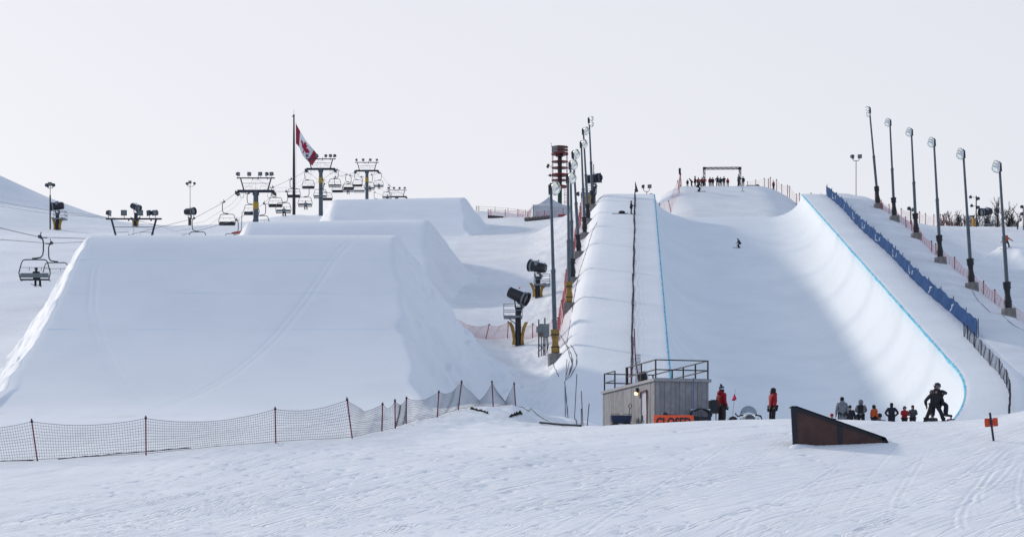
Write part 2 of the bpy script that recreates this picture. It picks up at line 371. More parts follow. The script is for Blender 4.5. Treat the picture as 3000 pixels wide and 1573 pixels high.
def lip_dye(side):
    vs, fs = [], []
    dd = np.arange(120, 272.5, 0.3); n = len(dd)
    for k, D in enumerate(dd):
        x = float(xl(D) if side < 0 else xr(D)); z = float(zl(D))
        w = 0.05 + 0.08 * random.random() ** 2; nz_ = 0.5 + float(fbm(np.array(D * 0.35), np.array(side * 9.0), 77)); w2 = 0.05 + 0.13 * max(0.1, nz_) * (0.6 + 0.4 * random.random())
        dep_ = w2
        vs += [(x + side * (w + 0.02), D, z + 0.012), (x - side * 0.006, D, z + 0.012), (x - side * 0.02, D, z - 0.05), (x - side * 0.035, D, z - dep_)]
    for k in range(n - 1):
        for j in range(3):
            q = [4 * k + j, 4 * k + j + 1, 4 * k + 5 + j, 4 * k + 4 + j]
            fs.append(q if side > 0 else q[::-1])
    return mesh_obj('lip_dye', vs, fs, M_DYE, pipe, True)
lip_dye(-1); lip_dye(1)

# ------------------------------------------------------------ big jumps
def snow_jump(name, xL, xR, Dt, zt, Db, zb, mL, mR, flare, label, nu=150, nv=150, run=16, seed=0, x_max=None, tilt=0.0, tracks=()):
    """landing of a snow jump seen from below: crest at Dt, face falling to (Db, zb), steep flanks (slopes mL, mR)"""
    span = (zt - zb)
    X0, X1 = xL - span / mL - flare - 2, xR + span / mR + flare + 5
    if x_max: X1 = x_max
    X = np.linspace(X0, X1, nu); Y = np.linspace(Db - 6, Dt + run + 10, nv)
    X, Y = np.meshgrid(X, Y)
    s = (Dt - Y) / (Dt - Db)                                   # 0 crest, 1 foot
    prof = zb + (zt - zb) * np.where(s < 0, 1 + 0.02 * s, np.maximum(0, 1 - s) ** 1.5)
    rnd = 1.2 * np.exp(-((s) / 0.03) ** 2) * 0
    face = prof - np.maximum(0, s - 1.0) * 6.5 - np.maximum(0, (Y - Dt - run) * 0.7)
    # rounded crest
    face = face - 0.55 * np.exp(-np.abs(s) / 0.045)
    eL = xL + 0.9 * np.clip(s, 0, 1) + 0.35 * fbm(Y * 0.35, X * 0 + seed, seed + 1); eR = xR + flare * np.clip(s, 0, 1) + 0.5 * fbm(Y * 0.3, X * 0 + seed, seed + 2)
    # flanks start at the crest height: a plane falling away sideways from each edge
    fl = prof + 0.2 - mL * (1 - 0.5 * np.clip(s, 0, 1)) * (eL - X); fr = prof + 0.2 - mR * (X - eR) / (1 + 0.035 * np.maximum(0, X - eR))
    nzl = 0.55 * fbm(X * 0.75 + 0.35 * Y, Y * 0.4 - 0.3 * X, seed + 4, 4) + 0.30 * fbm(X * 2.2, Y * 1.3, seed + 8, 3)
    fl = fl + nzl * np.clip((eL - X) / 1.0, 0, 1); zw = Y * 0.8 + X * 0.45
    fr = fr + (1.25 * nzl + 0.10 * np.sin(4.2 * zw + 3 * fbm(X * 0.3, Y * 0.3, seed + 20)) * sstep(0.3, 0.7, s)) * np.clip((X - eR) / 1.0, 0, 1)
    for tr in tracks:                                           # ski tracks across the face
        tx = np.interp(s, [q[0] for q in tr], [q[1] for q in tr])
        for off in (0, 0.38):
            face = face - 0.02 * np.exp(-((X - tx - off) / 0.075) ** 2) * (s > tr[0][0]) * (s < tr[-1][0])
    kk = np.where((X > eL + 0.6) & (X < eR - 0.6), 0.05, 0.3)
    k = 0.16
    fl = fl - np.maximum(0, s - 1) * 16; fr = fr - np.maximum(0, s - 1) * 16
    z = np.stack([face, fl, fr], 0)
    z = -k * np.log(np.exp(-(z - z.min(0)) / k).sum(0)) + z.min(0) + tilt * (X - xL)
    base = height(X, Y, False)
    q = np.clip((z - base) / kk, -30, 30)                     # run out softly into the snow around
    z = base - 0.05 + np.where(z - base > 12 * kk, z - base, kk * np.log1p(np.exp(q)))
    sl = np.clip(s, 0, 1.1) * math.hypot(Dt - Db, span)
    inface = (X > eL) & (X < eR) & (s > 0.02)
    u = np.where(inface, (X - eL) / (eR - eL), 0.0)
    o = grid_mesh(name, np.stack([X, Y, z], -1), M_SNOW_J, 'dye', np.stack([u, sl], -1), keep=(z > base - 0.04))
    return tag(o, label, 'snow jump')
TR1 = (((.03, -10.6), (.05, -10.9), (.13, -11.7), (.3, -12.8), (.46, -13.9), (.62, -15.3), (.75, -16.8), (.9, -18.9), (1.0, -21.5)),
       ((.15, -26.5), (.18, -26.4), (.33, -25.4), (.48, -23.7), (.66, -21.4), (.9, -17.8)))
jump1 = snow_jump('snow_jump', -27.7, -8.1, 135, 21.0, 98, 6.1, 1.7, 1.65, 4.2, 'nearest and widest snow jump with a broad smooth face behind the net fence', 440, 280, seed=1, tracks=TR1)
jump2 = snow_jump('snow_jump', -27.6, -9.5, 216, 34.7, 178, 19.5, 1.6, 1.5, 3.6, 'middle snow jump, its face half hidden by the widest jump in front', seed=2, tilt=0.013)
jump3 = snow_jump('snow_jump', -26.6, -7.75, 310, 53.0, 262, 36.5, 1.5, 1.55, 3.8, 'farthest and highest of the three snow jumps, just right of the lift towers', seed=3, tilt=0.018)
jump4 = snow_jump('snow_jump', 69.8, 92, 285, 42.6, 248, 30, 0.75, 1.0, 2.5, 'small snow jump at the right edge with its left flank in sunlight', 120, 100, seed=4, x_max=100)
SURF = [ground, pipe, jump1, jump2, jump3, jump4]
bpy.context.view_layer.update()
def cast(o, d_):
    best = None
    for s in SURF:
        ok, p, n_, _ = s.ray_cast(o, d_)
        if ok and (best is None or (p - o).length < (best - o).length): best = p
    return best
def G(px, py):                       # the point of the snow that the photograph shows at a pixel
    p = cast(Vector((0, 0, 0)), Vector(((px - 1500) / FPX, 1, (HY - py) / FPX)).normalized())
    return p if p is not None else P(px, py, 350)
def drop(x, y):                      # the snow surface straight below
    p = cast(Vector((x, y, 200)), Vector((0, 0, -1)))
    return p if p is not None else Vector((x, y, float(height(x, y))))
def at(px, D):                       # the snow surface at distance D in the direction of column px
    return drop((px - 1500) * D / FPX, D)

# ============================================================ objects: helpers
class MB:
    """collects shapes into one mesh"""
    def __init__(s): s.v, s.f = [], []
    def add(s, vs, fs):
        n = len(s.v); s.v += [tuple(q) for q in vs]; s.f += [[i + n for i in q] for q in fs]; return s
    def box(s, c, d, m=None):
        hx, hy, hz = d[0] / 2, d[1] / 2, d[2] / 2; c = Vector(c)
        vs = [Vector((x * hx, y * hy, z * hz)) for x in (-1, 1) for y in (-1, 1) for z in (-1, 1)]
        if m: vs = [m @ q for q in vs]
        return s.add([q + c for q in vs], [(0, 1, 3, 2), (4, 6, 7, 5), (0, 4, 5, 1), (2, 3, 7, 6), (0, 2, 6, 4), (1, 5, 7, 3)])
    def tube(s, pts, r, n=8, caps=True):
        pts = [Vector(q) for q in pts]; rs = r if isinstance(r, (list, tuple)) else [r] * len(pts)
        vs, fs = [], []; up = None
        for i, p in enumerate(pts):
            t_ = (pts[min(i + 1, len(pts) - 1)] - pts[max(i - 1, 0)]).normalized()
            if up is None: up = Vector((0, 0, 1)) if abs(t_.z) < 0.9 else Vector((1, 0, 0))
            a_ = t_.cross(up)
            if a_.length < 1e-4: a_ = t_.cross(Vector((0.3, 1, 0.2)))
            a_.normalize(); b_ = a_.cross(t_).normalized(); up = b_
            for k in range(n):
                w = 2 * math.pi * k / n; vs.append(p + (a_ * math.cos(w) + b_ * math.sin(w)) * rs[i])
        for i in range(len(pts) - 1):
            for k in range(n): fs.append((i * n + k, i * n + (k + 1) % n, (i + 1) * n + (k + 1) % n, (i + 1) * n + k))
        if caps: fs.append(tuple(range(n))[::-1]); fs.append(tuple((len(pts) - 1) * n + k for k in range(n)))
        return s.add(vs, fs)
    def bar(s, a_, b_, w, h=None):                      # square-section bar
        a_, b_ = Vector(a_), Vector(b_); d_ = b_ - a_
        m = d_.to_track_quat('Z', 'Y').to_matrix()
        return s.box((a_ + b_) / 2, (w, h or w, d_.length), m)
    def lathe(s, prof, n=12, m=None, off=(0, 0, 0)):    # profile (r, z) round z
        vs, fs = [], []; off = Vector(off)
        for r_, z_ in prof:
            for k in range(n):
                w = 2 * math.pi * k / n; q = Vector((r_ * math.cos(w), r_ * math.sin(w), z_)); vs.append((m @ q if m else q) + off)
        for i in range(len(prof) - 1):
            for k in range(n): fs.append((i * n + k, i * n + (k + 1) % n, (i + 1) * n + (k + 1) % n, (i + 1) * n + k))
        if prof[0][0] > 1e-6: fs.append(tuple(range(n))[::-1])
        if prof[-1][0] > 1e-6: fs.append(tuple((len(prof) - 1) * n + k for k in range(n)))
        return s.add(vs, fs)
    def ball(s, c, r, n=10, sc=(1, 1, 1)):
        pr = [(math.sin(math.pi * i / 6) + 1e-4, -math.cos(math.pi * i / 6)) for i in range(7)]
        return s.lathe([(a_ * r, b_ * r) for a_, b_ in pr], n, Matrix.Diagonal(Vector(sc)), c)
    def build(s, name, m, parent=None, smooth=True, share=None):
        me = bpy.data.meshes.new(name); me.from_pydata(s.v, [], s.f)
        bm = bmesh.new(); bm.from_mesh(me); bmesh.ops.recalc_face_normals(bm, faces=bm.faces); bm.to_mesh(me); bm.free()
        if smooth: me.polygons.foreach_set('use_smooth', [True] * len(me.polygons)); me.set_sharp_from_angle(angle=R(38))
        me.materials.append(m)
        o = bpy.data.objects.new(name, me); C.objects.link(o)
        if parent: o.parent = parent
        return o
def Rx(a_): return Matrix.Rotation(a_, 3, 'X')
def Ry(a_): return Matrix.Rotation(a_, 3, 'Y')
def Rz(a_): return Matrix.Rotation(a_, 3, 'Z')
def arc(c, r, a0, a1, n, ax='xz'):
    o = []
    for i in range(n + 1):
        w = R(a0 + (a1 - a0) * i / n); u, v = r * math.cos(w), r * math.sin(w)
        o.append(Vector(c) + (Vector((u, 0, v)) if ax == 'xz' else Vector((u, v, 0)) if ax == 'xy' else Vector((0, u, v))))
    return o
def GD(px, py, D):                                      # snow seen at the pixel, if it lies near distance D; else the snow at D
    p = G(px, py)
    return p if abs(p.y - D) < 0.1 * D else at(px, D)
STEEL = mat('grey_steel', (0.105, 0.135, 0.165), 0.5, 0.3, noise=0.5, nscale=3)
DARK = mat('dark_steel', (0.028, 0.032, 0.05), 0.5, 0.2, noise=0.5, nscale=4)
BLACK = mat('black_plastic', (0.012, 0.013, 0.018), 0.45, noise=0.5, nscale=5)
PADK = mat('black_pad_vinyl', (0.010, 0.010, 0.016), 0.4, noise=0.4, nscale=6, bump=0.3, bscale=9)
PADY = mat('yellow_pad_vinyl', (0.40, 0.235, 0.03), 0.6, noise=0.9, nscale=2.5, bump=0.4, bscale=8, col2=(0.22, 0.13, 0.03))
CONC = mat('concrete', (0.27, 0.25, 0.235), 0.9, noise=0.7, nscale=2.5, bump=0.6, bscale=12)
BOWL = mat('polished_reflector', (0.80, 0.81, 0.80), 0.16, 1.0, noise=0.2, nscale=6)
LENS = mat('lamp_glass', (0.88, 0.90, 0.84), 0.06, 0.0, noise=0.35, nscale=3, spec=0.9, emit=0.35)  # weak emission stands in for bright reflected glints on the glass
HOUS = mat('lamp_housing', (0.05, 0.05, 0.065), 0.5, 0.3, noise=0.4)
GLASSD = mat('dark_lamp_glass', (0.10, 0.13, 0.15), 0.08, 0.0, noise=0.3, spec=0.9)
SNOWCAP = mat('settled_snow', (0.84, 0.86, 0.90), 0.8, noise=0.1, bump=0.5, bscale=14)
GALV = mat('galvanised_rail', (0.22, 0.25, 0.28), 0.45, 0.5, noise=0.4)
AMBER = mat('amber_beacon', (0.65, 0.12, 0.02), 0.3)
YELLOW = mat('yellow_sign_paint', (0.46, 0.30, 0.03), 0.55, noise=0.4, nscale=4)

# ------------------------------------------------------------ floodlight poles beside the halfpipe
def lamp_parts(parent, base, face, n, s=1.0, gap=0.17):
    """n bowl lamps stacked on the pole head, aimed along the unit vector face"""
    f = Vector(face).normalized()
    for k in range(n):
        d_ = (f + Vector((0, 0, -0.10 - (0.28 if gap < 0.3 else 0.1) * k))).normalized()
        m = d_.to_track_quat('Z', 'X').to_matrix()
        o = Vector(base) + Vector((f.x, f.y, 0)) * (0.16 + (0.09 if gap < 0.3 else 0) * k) * s + Vector((0, 0, -gap * k * s))
        b = MB(); b.lathe([(0.07 * s, -0.16 * s), (0.16 * s, -0.13 * s), (0.27 * s, 0.02 * s), (0.36 * s, 0.17 * s), (0.375 * s, 0.17 * s), (0.375 * s, 0.19 * s), (0.345 * s, 0.19 * s), (0.25 * s, 0.03 * s), (0.001, -0.05 * s)], 14, m, o)
        lamp = b.build('lamp', BOWL, parent)
        MB().lathe([(0.001, 0.155 * s), (0.2 * s, 0.15 * s), (0.335 * s, 0.12 * s), (0.335 * s, 0.105 * s), (0.001, 0.11 * s)], 14, m, o).build('lens', LENS, lamp)
        # visor hood over the upper half
        vs, fs = [], []
        for i in range(9):
            w = math.pi * i / 8
            for zz, rr in ((0.17, 0.375), (0.36, 0.36), (0.36, 0.372), (0.17, 0.39)):
                vs.append(m @ Vector((rr * s * math.cos(w) * 1.0, rr * s * math.sin(w), zz * s)) + o)
        up_ = (m @ Vector((0, 1, 0))).z
        if up_ < 0: vs = [Vector(q) - 2 * ((Vector(q) - o).dot(m @ Vector((0, 1, 0)))) * (m @ Vector((0, 1, 0))) for q in vs]
        for i in range(8):
            for j in range(4): fs.append((4 * i + j, 4 * i + (j + 1) % 4, 4 * i + 4 + (j + 1) % 4, 4 * i + 4 + j))
        MB().add(vs, fs).build('visor', BOWL, lamp)
def flood_pole(base, H, lean, face, n, pad, label, conc=True, pad_h=1.7, ang=0.0):
    o = empty('floodlight_pole', base, 0, label, 'floodlight pole', 'floodlight poles along both sides of the halfpipe')
    o.rotation_euler = (0, lean, 0)
    z0 = 0.75 if conc else 0.0
    MB().tube([(0, 0, -1.0), (0, 0, H * 0.52)], 0.165, 12).build('lower_pole', STEEL, o)
    MB().tube([(0, 0, H * 0.515), (0, 0, H * 0.53), (0, 0, H * 0.54)], [0.19, 0.19, 0.14], 12).build('collar', STEEL, o)
    MB().tube([(0, 0, H * 0.53), (0, 0, H - 0.2)], [0.125, 0.10], 12).build('upper_pole', STEEL, o)
    if conc:
        b = MB(); b.lathe([(0.60, -1.3), (0.60, 0.62), (0.57, 0.68), (0.20, 0.69)], 12, Rz(0.3)); b.build('concrete_footing', CONC, o)
    if pad:
        b = MB(); pr = []
        for i in range(7):
            q = i / 6; pr.append((0.27 + 0.05 * math.sin(q * 9 + H) + (0.04 if i in (0, 6) else 0), z0 + q * pad_h))
        b.lathe([(0.17, z0)] + pr + [(0.17, z0 + pad_h)], 9, Rz(0.2)); b.build('crash_pad', pad, o)
        for q in (0.22, 0.75): MB().lathe([(0.30, z0 + q * pad_h), (0.345, z0 + q * pad_h), (0.345, z0 + q * pad_h + 0.07), (0.30, z0 + q * pad_h + 0.07)], 9, Rz(0.2)).build('pad_strap', BLACK, o)
    b = MB(); b.bar((0, 0, H - 0.9), (0, 0, H + 0.35), 0.16); f = Vector(face).normalized()
    for k in range(n): b.bar((0, 0, H + .1 - 0.17 * k), Vector((f.x * 0.2, f.y * 0.2, H + .1 - 0.17 * k)), 0.07)
    b.box((-f.x * 0.14, -f.y * 0.14, H - 0.1), (0.16, 0.2, 0.7))
    b.build('lamp_bracket', HOUS, o)
    lamp_parts(o, (f.x * 0.08, f.y * 0.08, H + 0.12), face, min(n, 3), 0.95 if n > 2 else 0.85, 0.17 if n > 2 else 0.85)
    return o
FL, FRt = (0.8, -0.62, -0.12), (-0.8, -0.62, -0.12)
for px, py, D, tx, ty, n, pad, lab in (
    (1628, 1046, 151, 1614, 545, 4, PADY, 'nearest left floodlight pole, yellow pad at its foot beside a big concrete block'),
    (1668, 928, 176, 1664, 516, 4, PADY, 'left floodlight pole with crumpled yellow pad standing in a snow hollow'),
    (1678, 862, 196, 1671, 478, 4, PADK, 'third floodlight pole up the left bank, black pad reaching down to the snow'),
    (1697, 792, 217, 1679, 447, 3, PADK, 'fourth floodlight pole up the left bank, just below a concrete ledge'),
    (1714, 738, 234, 1703, 418, 3, PADK, 'fifth floodlight pole up the left bank, one pole below that at the snow gun'),
    (1724, 682, 250, 1709, 380, 3, PADK, 'sixth floodlight pole up the left bank, close in front of the snow gun'),
    (1737, 630, 266, 1726, 348, 2, PADK, 'farthest and highest left floodlight pole with two separate lamps, at the snow gun')):
    b0 = at(px, D); top = P(tx, ty, D); Hh = top.z - b0.z
    flood_pole(b0 - Vector((0, 0, 0.15)), Hh, math.atan2(top.x - b0.x, Hh), FL, n, pad, lab, conc=True)
for px, py, D, tx, ty, n, lab in (
    (2956, 922, 168, 2928, 482, 4, 'nearest right floodlight pole, its grey concrete footing beside the pink net'),
    (2848, 842, 185, 2822, 445, 4, 'second right floodlight pole with a slanted black pad above rough footing'),
    (2756, 775, 204, 2736, 412, 3, 'third right floodlight pole from the near end, footing half out of the snow'),
    (2685, 712, 226, 2670, 383, 3, 'fourth right floodlight pole from the near end, footing ragged underneath'),
    (2621, 659, 245, 2607, 355, 3, 'fifth right floodlight pole from the near end, just below the highest one'),
    (2574, 600, 260, 2547, 318, 2, 'farthest right floodlight pole with two separate lamps at its top')):
    b0 = at(px, D); top = P(tx, ty, D); Hh = top.z - b0.z
    flood_pole(b0 - Vector((0, 0, 0.1)), Hh, math.atan2(top.x - b0.x, Hh), FRt, n, PADK, lab, pad_h=2.1)

# ------------------------------------------------------------ small floodlights on thin poles
def box_lamp(parent, p, yaw, pitch, s=1.0, name='lamp'):
    m = Rz(yaw) @ Rx(pitch); p = Vector(p)
    b = MB(); b.add([m @ (Vector(q) * s) + p for q in ((-.26, -.15, -.24), (.26, -.15, -.24), (.26, -.15, .24), (-.26, -.15, .24), (-.17, .17, -.15), (.17, .17, -.15), (.17, .17, .15), (-.17, .17, .15))],
                    [(0, 1, 2, 3), (7, 6, 5, 4), (0, 4, 5, 1), (1, 5, 6, 2), (2, 6, 7, 3), (3, 7, 4, 0)])
    lamp = b.build(name, HOUS, parent)
    MB().box(m @ Vector((0, -0.16 * s, 0)) + p, (0.42 * s, 0.02 * s, 0.38 * s), m).build('glass', GLASSD, lamp)
    return lamp
def small_light(base, H, heads, label, pole_r=0.05, thick=0.0, fork=True):
    o = empty('light_pole', base, 0, label, 'light pole')
    b = MB().tube([(0, 0, -0.6), (0, 0, H)], pole_r, 8); b.build('pole', DARK, o)
    if thick: MB().tube([(0, 0, -0.6), (0, 0, thick)], pole_r * 2.2, 10).build('pole_sleeve', DARK, o)
    b = MB()
    for x, z, yaw, pit in heads:
        if fork: b.tube([(0, 0, H), (x * 0.6, 0, H + 0.05), (x * 0.95, 0, H + 0.35), (x, 0, z - 0.2)], 0.045, 6)
        else: b.bar((0, 0, z - 0.1), (x, 0, z), 0.06)
    b.build('bracket', DARK, o)
    for x, z, yaw, pit in heads: box_lamp(o, (x, 0, z), R(yaw), R(pit), 1.15)
    return o
def light_at(px, py, D, top, heads, label, **k):
    b0 = GD(px, py, D) if py else at(px, D); Hh = (HY - top) * b0.y / FPX - b0.z
    return small_light(b0, Hh, [(x, Hh + z, yw, pt) for x, z, yw, pt in heads], label, **k)
light_at(147, 672, 300, 552, ((-0.5, 0.45, 60, 10), (0, 0.62, 0, 10), (0.5, 0.45, -60, 10)), 'thin pole with three dark floodlights on the far left slope', thick=5)
light_at(557, None, 395, 547, ((-0.6, 0.55, 70, 10), (0, 0.85, 0, 10), (0.85, 0.6, -70, 30)), 'thin leaning pole with three floodlights behind the nearest jump')
light_at(2508, None, 285, 472, ((-0.55, 0.6, 50, 10), (0.55, 0.6, -20, 0)), 'thin pole with two box lamps above the blue banner fence')
light_at(1895, None, 300, 562, ((-0.55, 0.75, 80, 10), (0.45, 0.75, -20, 0)), 'forked pole with two lamps rising behind the left deck')
light_at(1902, None, 290, 575, ((-0.45, 0.0, 60, 20), (0.3, 0.1, -60, 0)), 'short low lamp pole behind the left deck, below the forked lamps')
light_at(1703, 626, 285, 563, ((-0.45, -0.25, 90, 0), (0.25, -0.45, -90, 0)), 'slim pole with two drooping lamps left of the upper snow gun', fork=False)
light_at(2668, None, 300, 609, ((-0.3, -0.1, 90, 0), (0.4, -0.3, -80, 0)), 'short stub pole with two lamps in front of the right hill', fork=False, pole_r=0.09)
light_at(2860, 655, 372, 574, ((-1.0, -0.2, 90, -20), (0.35, -0.5, -60, 0), (-0.8, -1.7, 90, -30), (0.35, -2.0, -60, 0)), 'tall pole with four lamps beside the snow gun on right hill', fork=False, pole_r=0.1)
light_at(2921, 656, 372, 612, ((0.9, -0.6, -80, -20), (-0.3, -0.2, 80, 0)), 'dark pole with hooded lamps right of the hill snow gun', fork=False, pole_r=0.1)
light_at(2998, 664, 372, 603, ((-0.3, -0.2, 60, 0), (-0.3, -1.4, 60, 0)), 'lamp pole cut by the right edge of the hill', fork=False, pole_r=0.09)
light_at(2981, 662, 374, 648, ((0.45, 0.2, -70, -20), (-0.5, -0.2, 70, 0)), 'very short lamp stub low on the right hill crest', fork=False, pole_r=0.12)

# ------------------------------------------------------------ snow guns
GUNB = mat('snow_gun_black', (0.016, 0.018, 0.026), 0.4, 0.1, noise=0.5, nscale=3)
GUNG = mat('snow_gun_grey', (0.20, 0.225, 0.25), 0.5, 0.2, noise=0.5, nscale=3)
def snow_gun(base, H, yaw, pitch, label, pads=True, side=1, s=1.0, rail=True, snowy=True):
    """fan snow gun on a mast with service platform; H height of the drum axis"""
    o = empty('snow_gun', base, 0, label, 'snow gun', 'snow guns on masts')
    MB().tube([(0, 0, -0.8), (0, 0, H - 1.0 * s)], 0.24 * s, 12).build('mast', DARK, o)
    b = MB(); b.box((0, 0, H - 1.0 * s), (0.5 * s, 0.5 * s, 0.12 * s)); b.bar((-0.22 * s, 0, H - 1.0 * s), (-0.30 * s, 0, H - 0.1 * s), 0.1 * s); b.bar((0.22 * s, 0, H - 1.0 * s), (0.30 * s, 0, H - 0.1 * s), 0.1 * s)
    b.build('yoke', GUNB, o)
    m = Rz(yaw) @ Rx(R(90) + pitch); c = Vector((0, 0, H))
    b = MB(); b.lathe([(0.30 * s, -0.85 * s), (0.43 * s, -0.82 * s), (0.46 * s, -0.6 * s), (0.50 * s, 0.1 * s), (0.52 * s, 0.72 * s), (0.60 * s, 0.80 * s), (0.60 * s, 0.88 * s), (0.52 * s, 0.86 * s), (0.42 * s, 0.55 * s), (0.40 * s, -0.3 * s), (0.001, -0.35 * s)], 18, m, c)
    drum = b.build('drum', GUNB, o)
    b = MB(); b.lathe([(0.10 * s, -0.90 * s), (0.20 * s, -0.90 * s), (0.20 * s, -0.84 * s), (0.10 * s, -0.84 * s)], 12, m, c)
    for k in range(8):
        w = k * math.pi / 4; b.bar(m @ Vector((0.15 * s * math.cos(w), 0.15 * s * math.sin(w), -0.87 * s)) + c, m @ Vector((0.42 * s * math.cos(w), 0.42 * s * math.sin(w), -0.84 * s)) + c, 0.03 * s)
    b.build('intake_grille', GUNG, drum)
    MB().lathe([(0.5 * s, 0.5 * s), (0.545 * s, 0.5 * s), (0.56 * s, 0.66 * s), (0.5 * s, 0.66 * s)], 18, m, c).build('nozzle_ring', GUNG, drum)
    MB().box(m @ Vector((0.40 * s, 0.30 * s, 0.0)) + c + Vector((0, -0.1, 0)), (0.34 * s, 0.3 * s, 0.42 * s), Rz(yaw)).build('control_box', GUNG, o)
    MB().tube([c + Vector((0.1, 0, 0.5 * s)), c + Vector((0.1, 0, 0.68 * s))], 0.07 * s, 8).build('beacon', AMBER, o)
    if snowy:
        vs, fs = [], []
        for i in range(9):
            z_ = -0.7 + 1.4 * i / 8
            for j in range(6):
                w = R(58 + 64 * j / 5); rr = 0.49 + 0.02 * (z_ + 0.7) + 0.05 * math.sin(math.pi * j / 5) * (1 + 0.4 * math.sin(i * 1.7)); vs.append(Matrix.Rotation(yaw, 3, 'Z') @ (Rx(pitch) @ Vector((rr * s * math.cos(w), -z_ * s, rr * s * math.sin(w)))) + c)
        for i in range(8):
            for j in range(5): fs.append((6 * i + j, 6 * i + j + 1, 6 * i + 7 + j, 6 * i + 6 + j))
        fs.append(tuple(range(6))); fs.append(tuple(48 + j for j in range(6)))
        MB().add(vs, fs).build('snow_cap', SNOWCAP, o)
    b = MB()
    for k in range(3): b.tube([(0.1 * k - 0.1, 0.2, H - 0.5 * s), (0.3 + 0.1 * k, -0.35, H - 0.9 * s), (0.2 - 0.1 * k, -0.32, H - 1.6 * s), (0.1 * k, -0.26, max(0.3, H - 3.0 * s))], 0.035, 6)
    b.build('hoses', BLACK, o)
    if rail:
        zp = H - 1.75 * s; w = 0.75 * s; cx = 0.42 * side * s
        b = MB(); b.box((cx, 0, zp), (2 * w, 1.3 * s, 0.16 * s)); b.bar((0, 0, zp - 0.7 * s), (cx + 0.4 * side * s, 0, zp - 0.05), 0.08 * s); plat = b.build('platform', GUNG, o)
        b = MB()
        cs = [(cx - w, -0.64 * s), (cx + w, -0.64 * s), (cx + w, 0.64 * s), (cx - w, 0.64 * s)]
        for i, (x, y) in enumerate(cs):
            b.bar((x, y, zp), (x, y, zp + 1.0 * s), 0.05 * s); x2, y2 = cs[(i + 1) % 4]
            for h in (0.5, 1.0): b.bar((x, y, zp + h * s), (x2, y2, zp + h * s), 0.045 * s)
        b.build('railing', GALV, plat)
    if pads:
        for sx in (-1, 1):
            pr = []
            b = MB(); vs = []
            for i, (z_, x0, x1) in enumerate(((0.1, 0.20, 0.5), (0.55, 0.22, 0.44), (1.1, 0.24, 0.50), (1.7, 0.34, 0.62), (2.15, 0.55, 0.80))):
                for (x, y) in ((x0, -0.28), (x1, -0.2), (x1, 0.2), (x0, 0.28)): vs.append((sx * x * s, y * s, z_ * s * H / 4.6))
            fs = [(4 * i + j, 4 * i + (j + 1) % 4, 4 * i + 4 + (j + 1) % 4, 4 * i + 4 + j) for i in range(4) for j in range(4)] + [(0, 3, 2, 1), (16, 17, 18, 19)]
            b.add(vs, fs).build('crash_pad', PADY, o)
    return o
def gun_at(px, D, axis_py, yaw, pitch, label, **k):
    b0 = at(px, D); return snow_gun(b0, (HY - axis_py) * D / FPX - b0.z, R(yaw), R(pitch), label, **k)
gun_at(1518, 166, 866, 70, 24, 'snow gun with yellow pads inside the pink net, nearest of all', side=-1)
gun_at(1575, 195, 782, -118, -14, 'snow gun with yellow pads up the valley behind the nearest one', side=1)
gun_at(1739, 272, 524, 92, -8, 'snow gun on a tall dark mast at the top left floodlights', side=-1, pads=False, s=1.15)
gun_at(168, 300, 604, -85, 4, 'snow gun on the far left slope beside a thin light pole', side=1, s=1.1)
gun_at(397, 330, 607, 60, 22, 'snow gun on yellow stand behind the lift lamps at left', side=-1, s=1.0, rail=False)
gun_at(556, 402, 620, 60, 0, 'twin shaped snow gun at the foot of a thin leaning lamp pole', side=-1, s=1.3, pads=False, rail=False)
gun_at(2888, 372, 621, -70, 8, 'snow gun with wide platform on the crest of the right hill', side=1, s=1.35, pads=False)
b0 = at(1727, 271); rl = empty('hose_reel', b0, 0, 'yellow wrapped drum and hose reel beside the upper snow gun mast', 'hose reel')
b = MB(); b.lathe([(0.55, -0.5), (0.62, -0.3), (0.58, 0.1), (0.62, 0.5), (0.2, 0.55)], 12, Rx(R(75)), (-0.2, 0, 1.2)); b.build('wrapped_drum', PADY, rl)
b = MB(); b.bar((-0.2, 0, -0.4), (-0.2, 0, 1.0), 0.2); b.bar((-0.5, 0.3, -0.4), (-0.2, 0, 0.9), 0.12); b.build('stand', DARK, rl)
b = MB()
for k in range(18):
    w = 2 * math.pi * k / 18; w2 = 2 * math.pi * (k + 1) / 18; b.bar((1.15 + 0.52 * math.cos(w), 0, 4.2 + 0.52 * math.sin(w)), (1.15 + 0.52 * math.cos(w2), 0, 4.2 + 0.52 * math.sin(w2)), 0.18)
b.bar((0.6, 0, 4.2), (1.65, 0, 4.2), 0.08); b.bar((0.55, 0, -0.3), (0.55, 0, 6.0), 0.1); b.build('reel', DARK, rl)

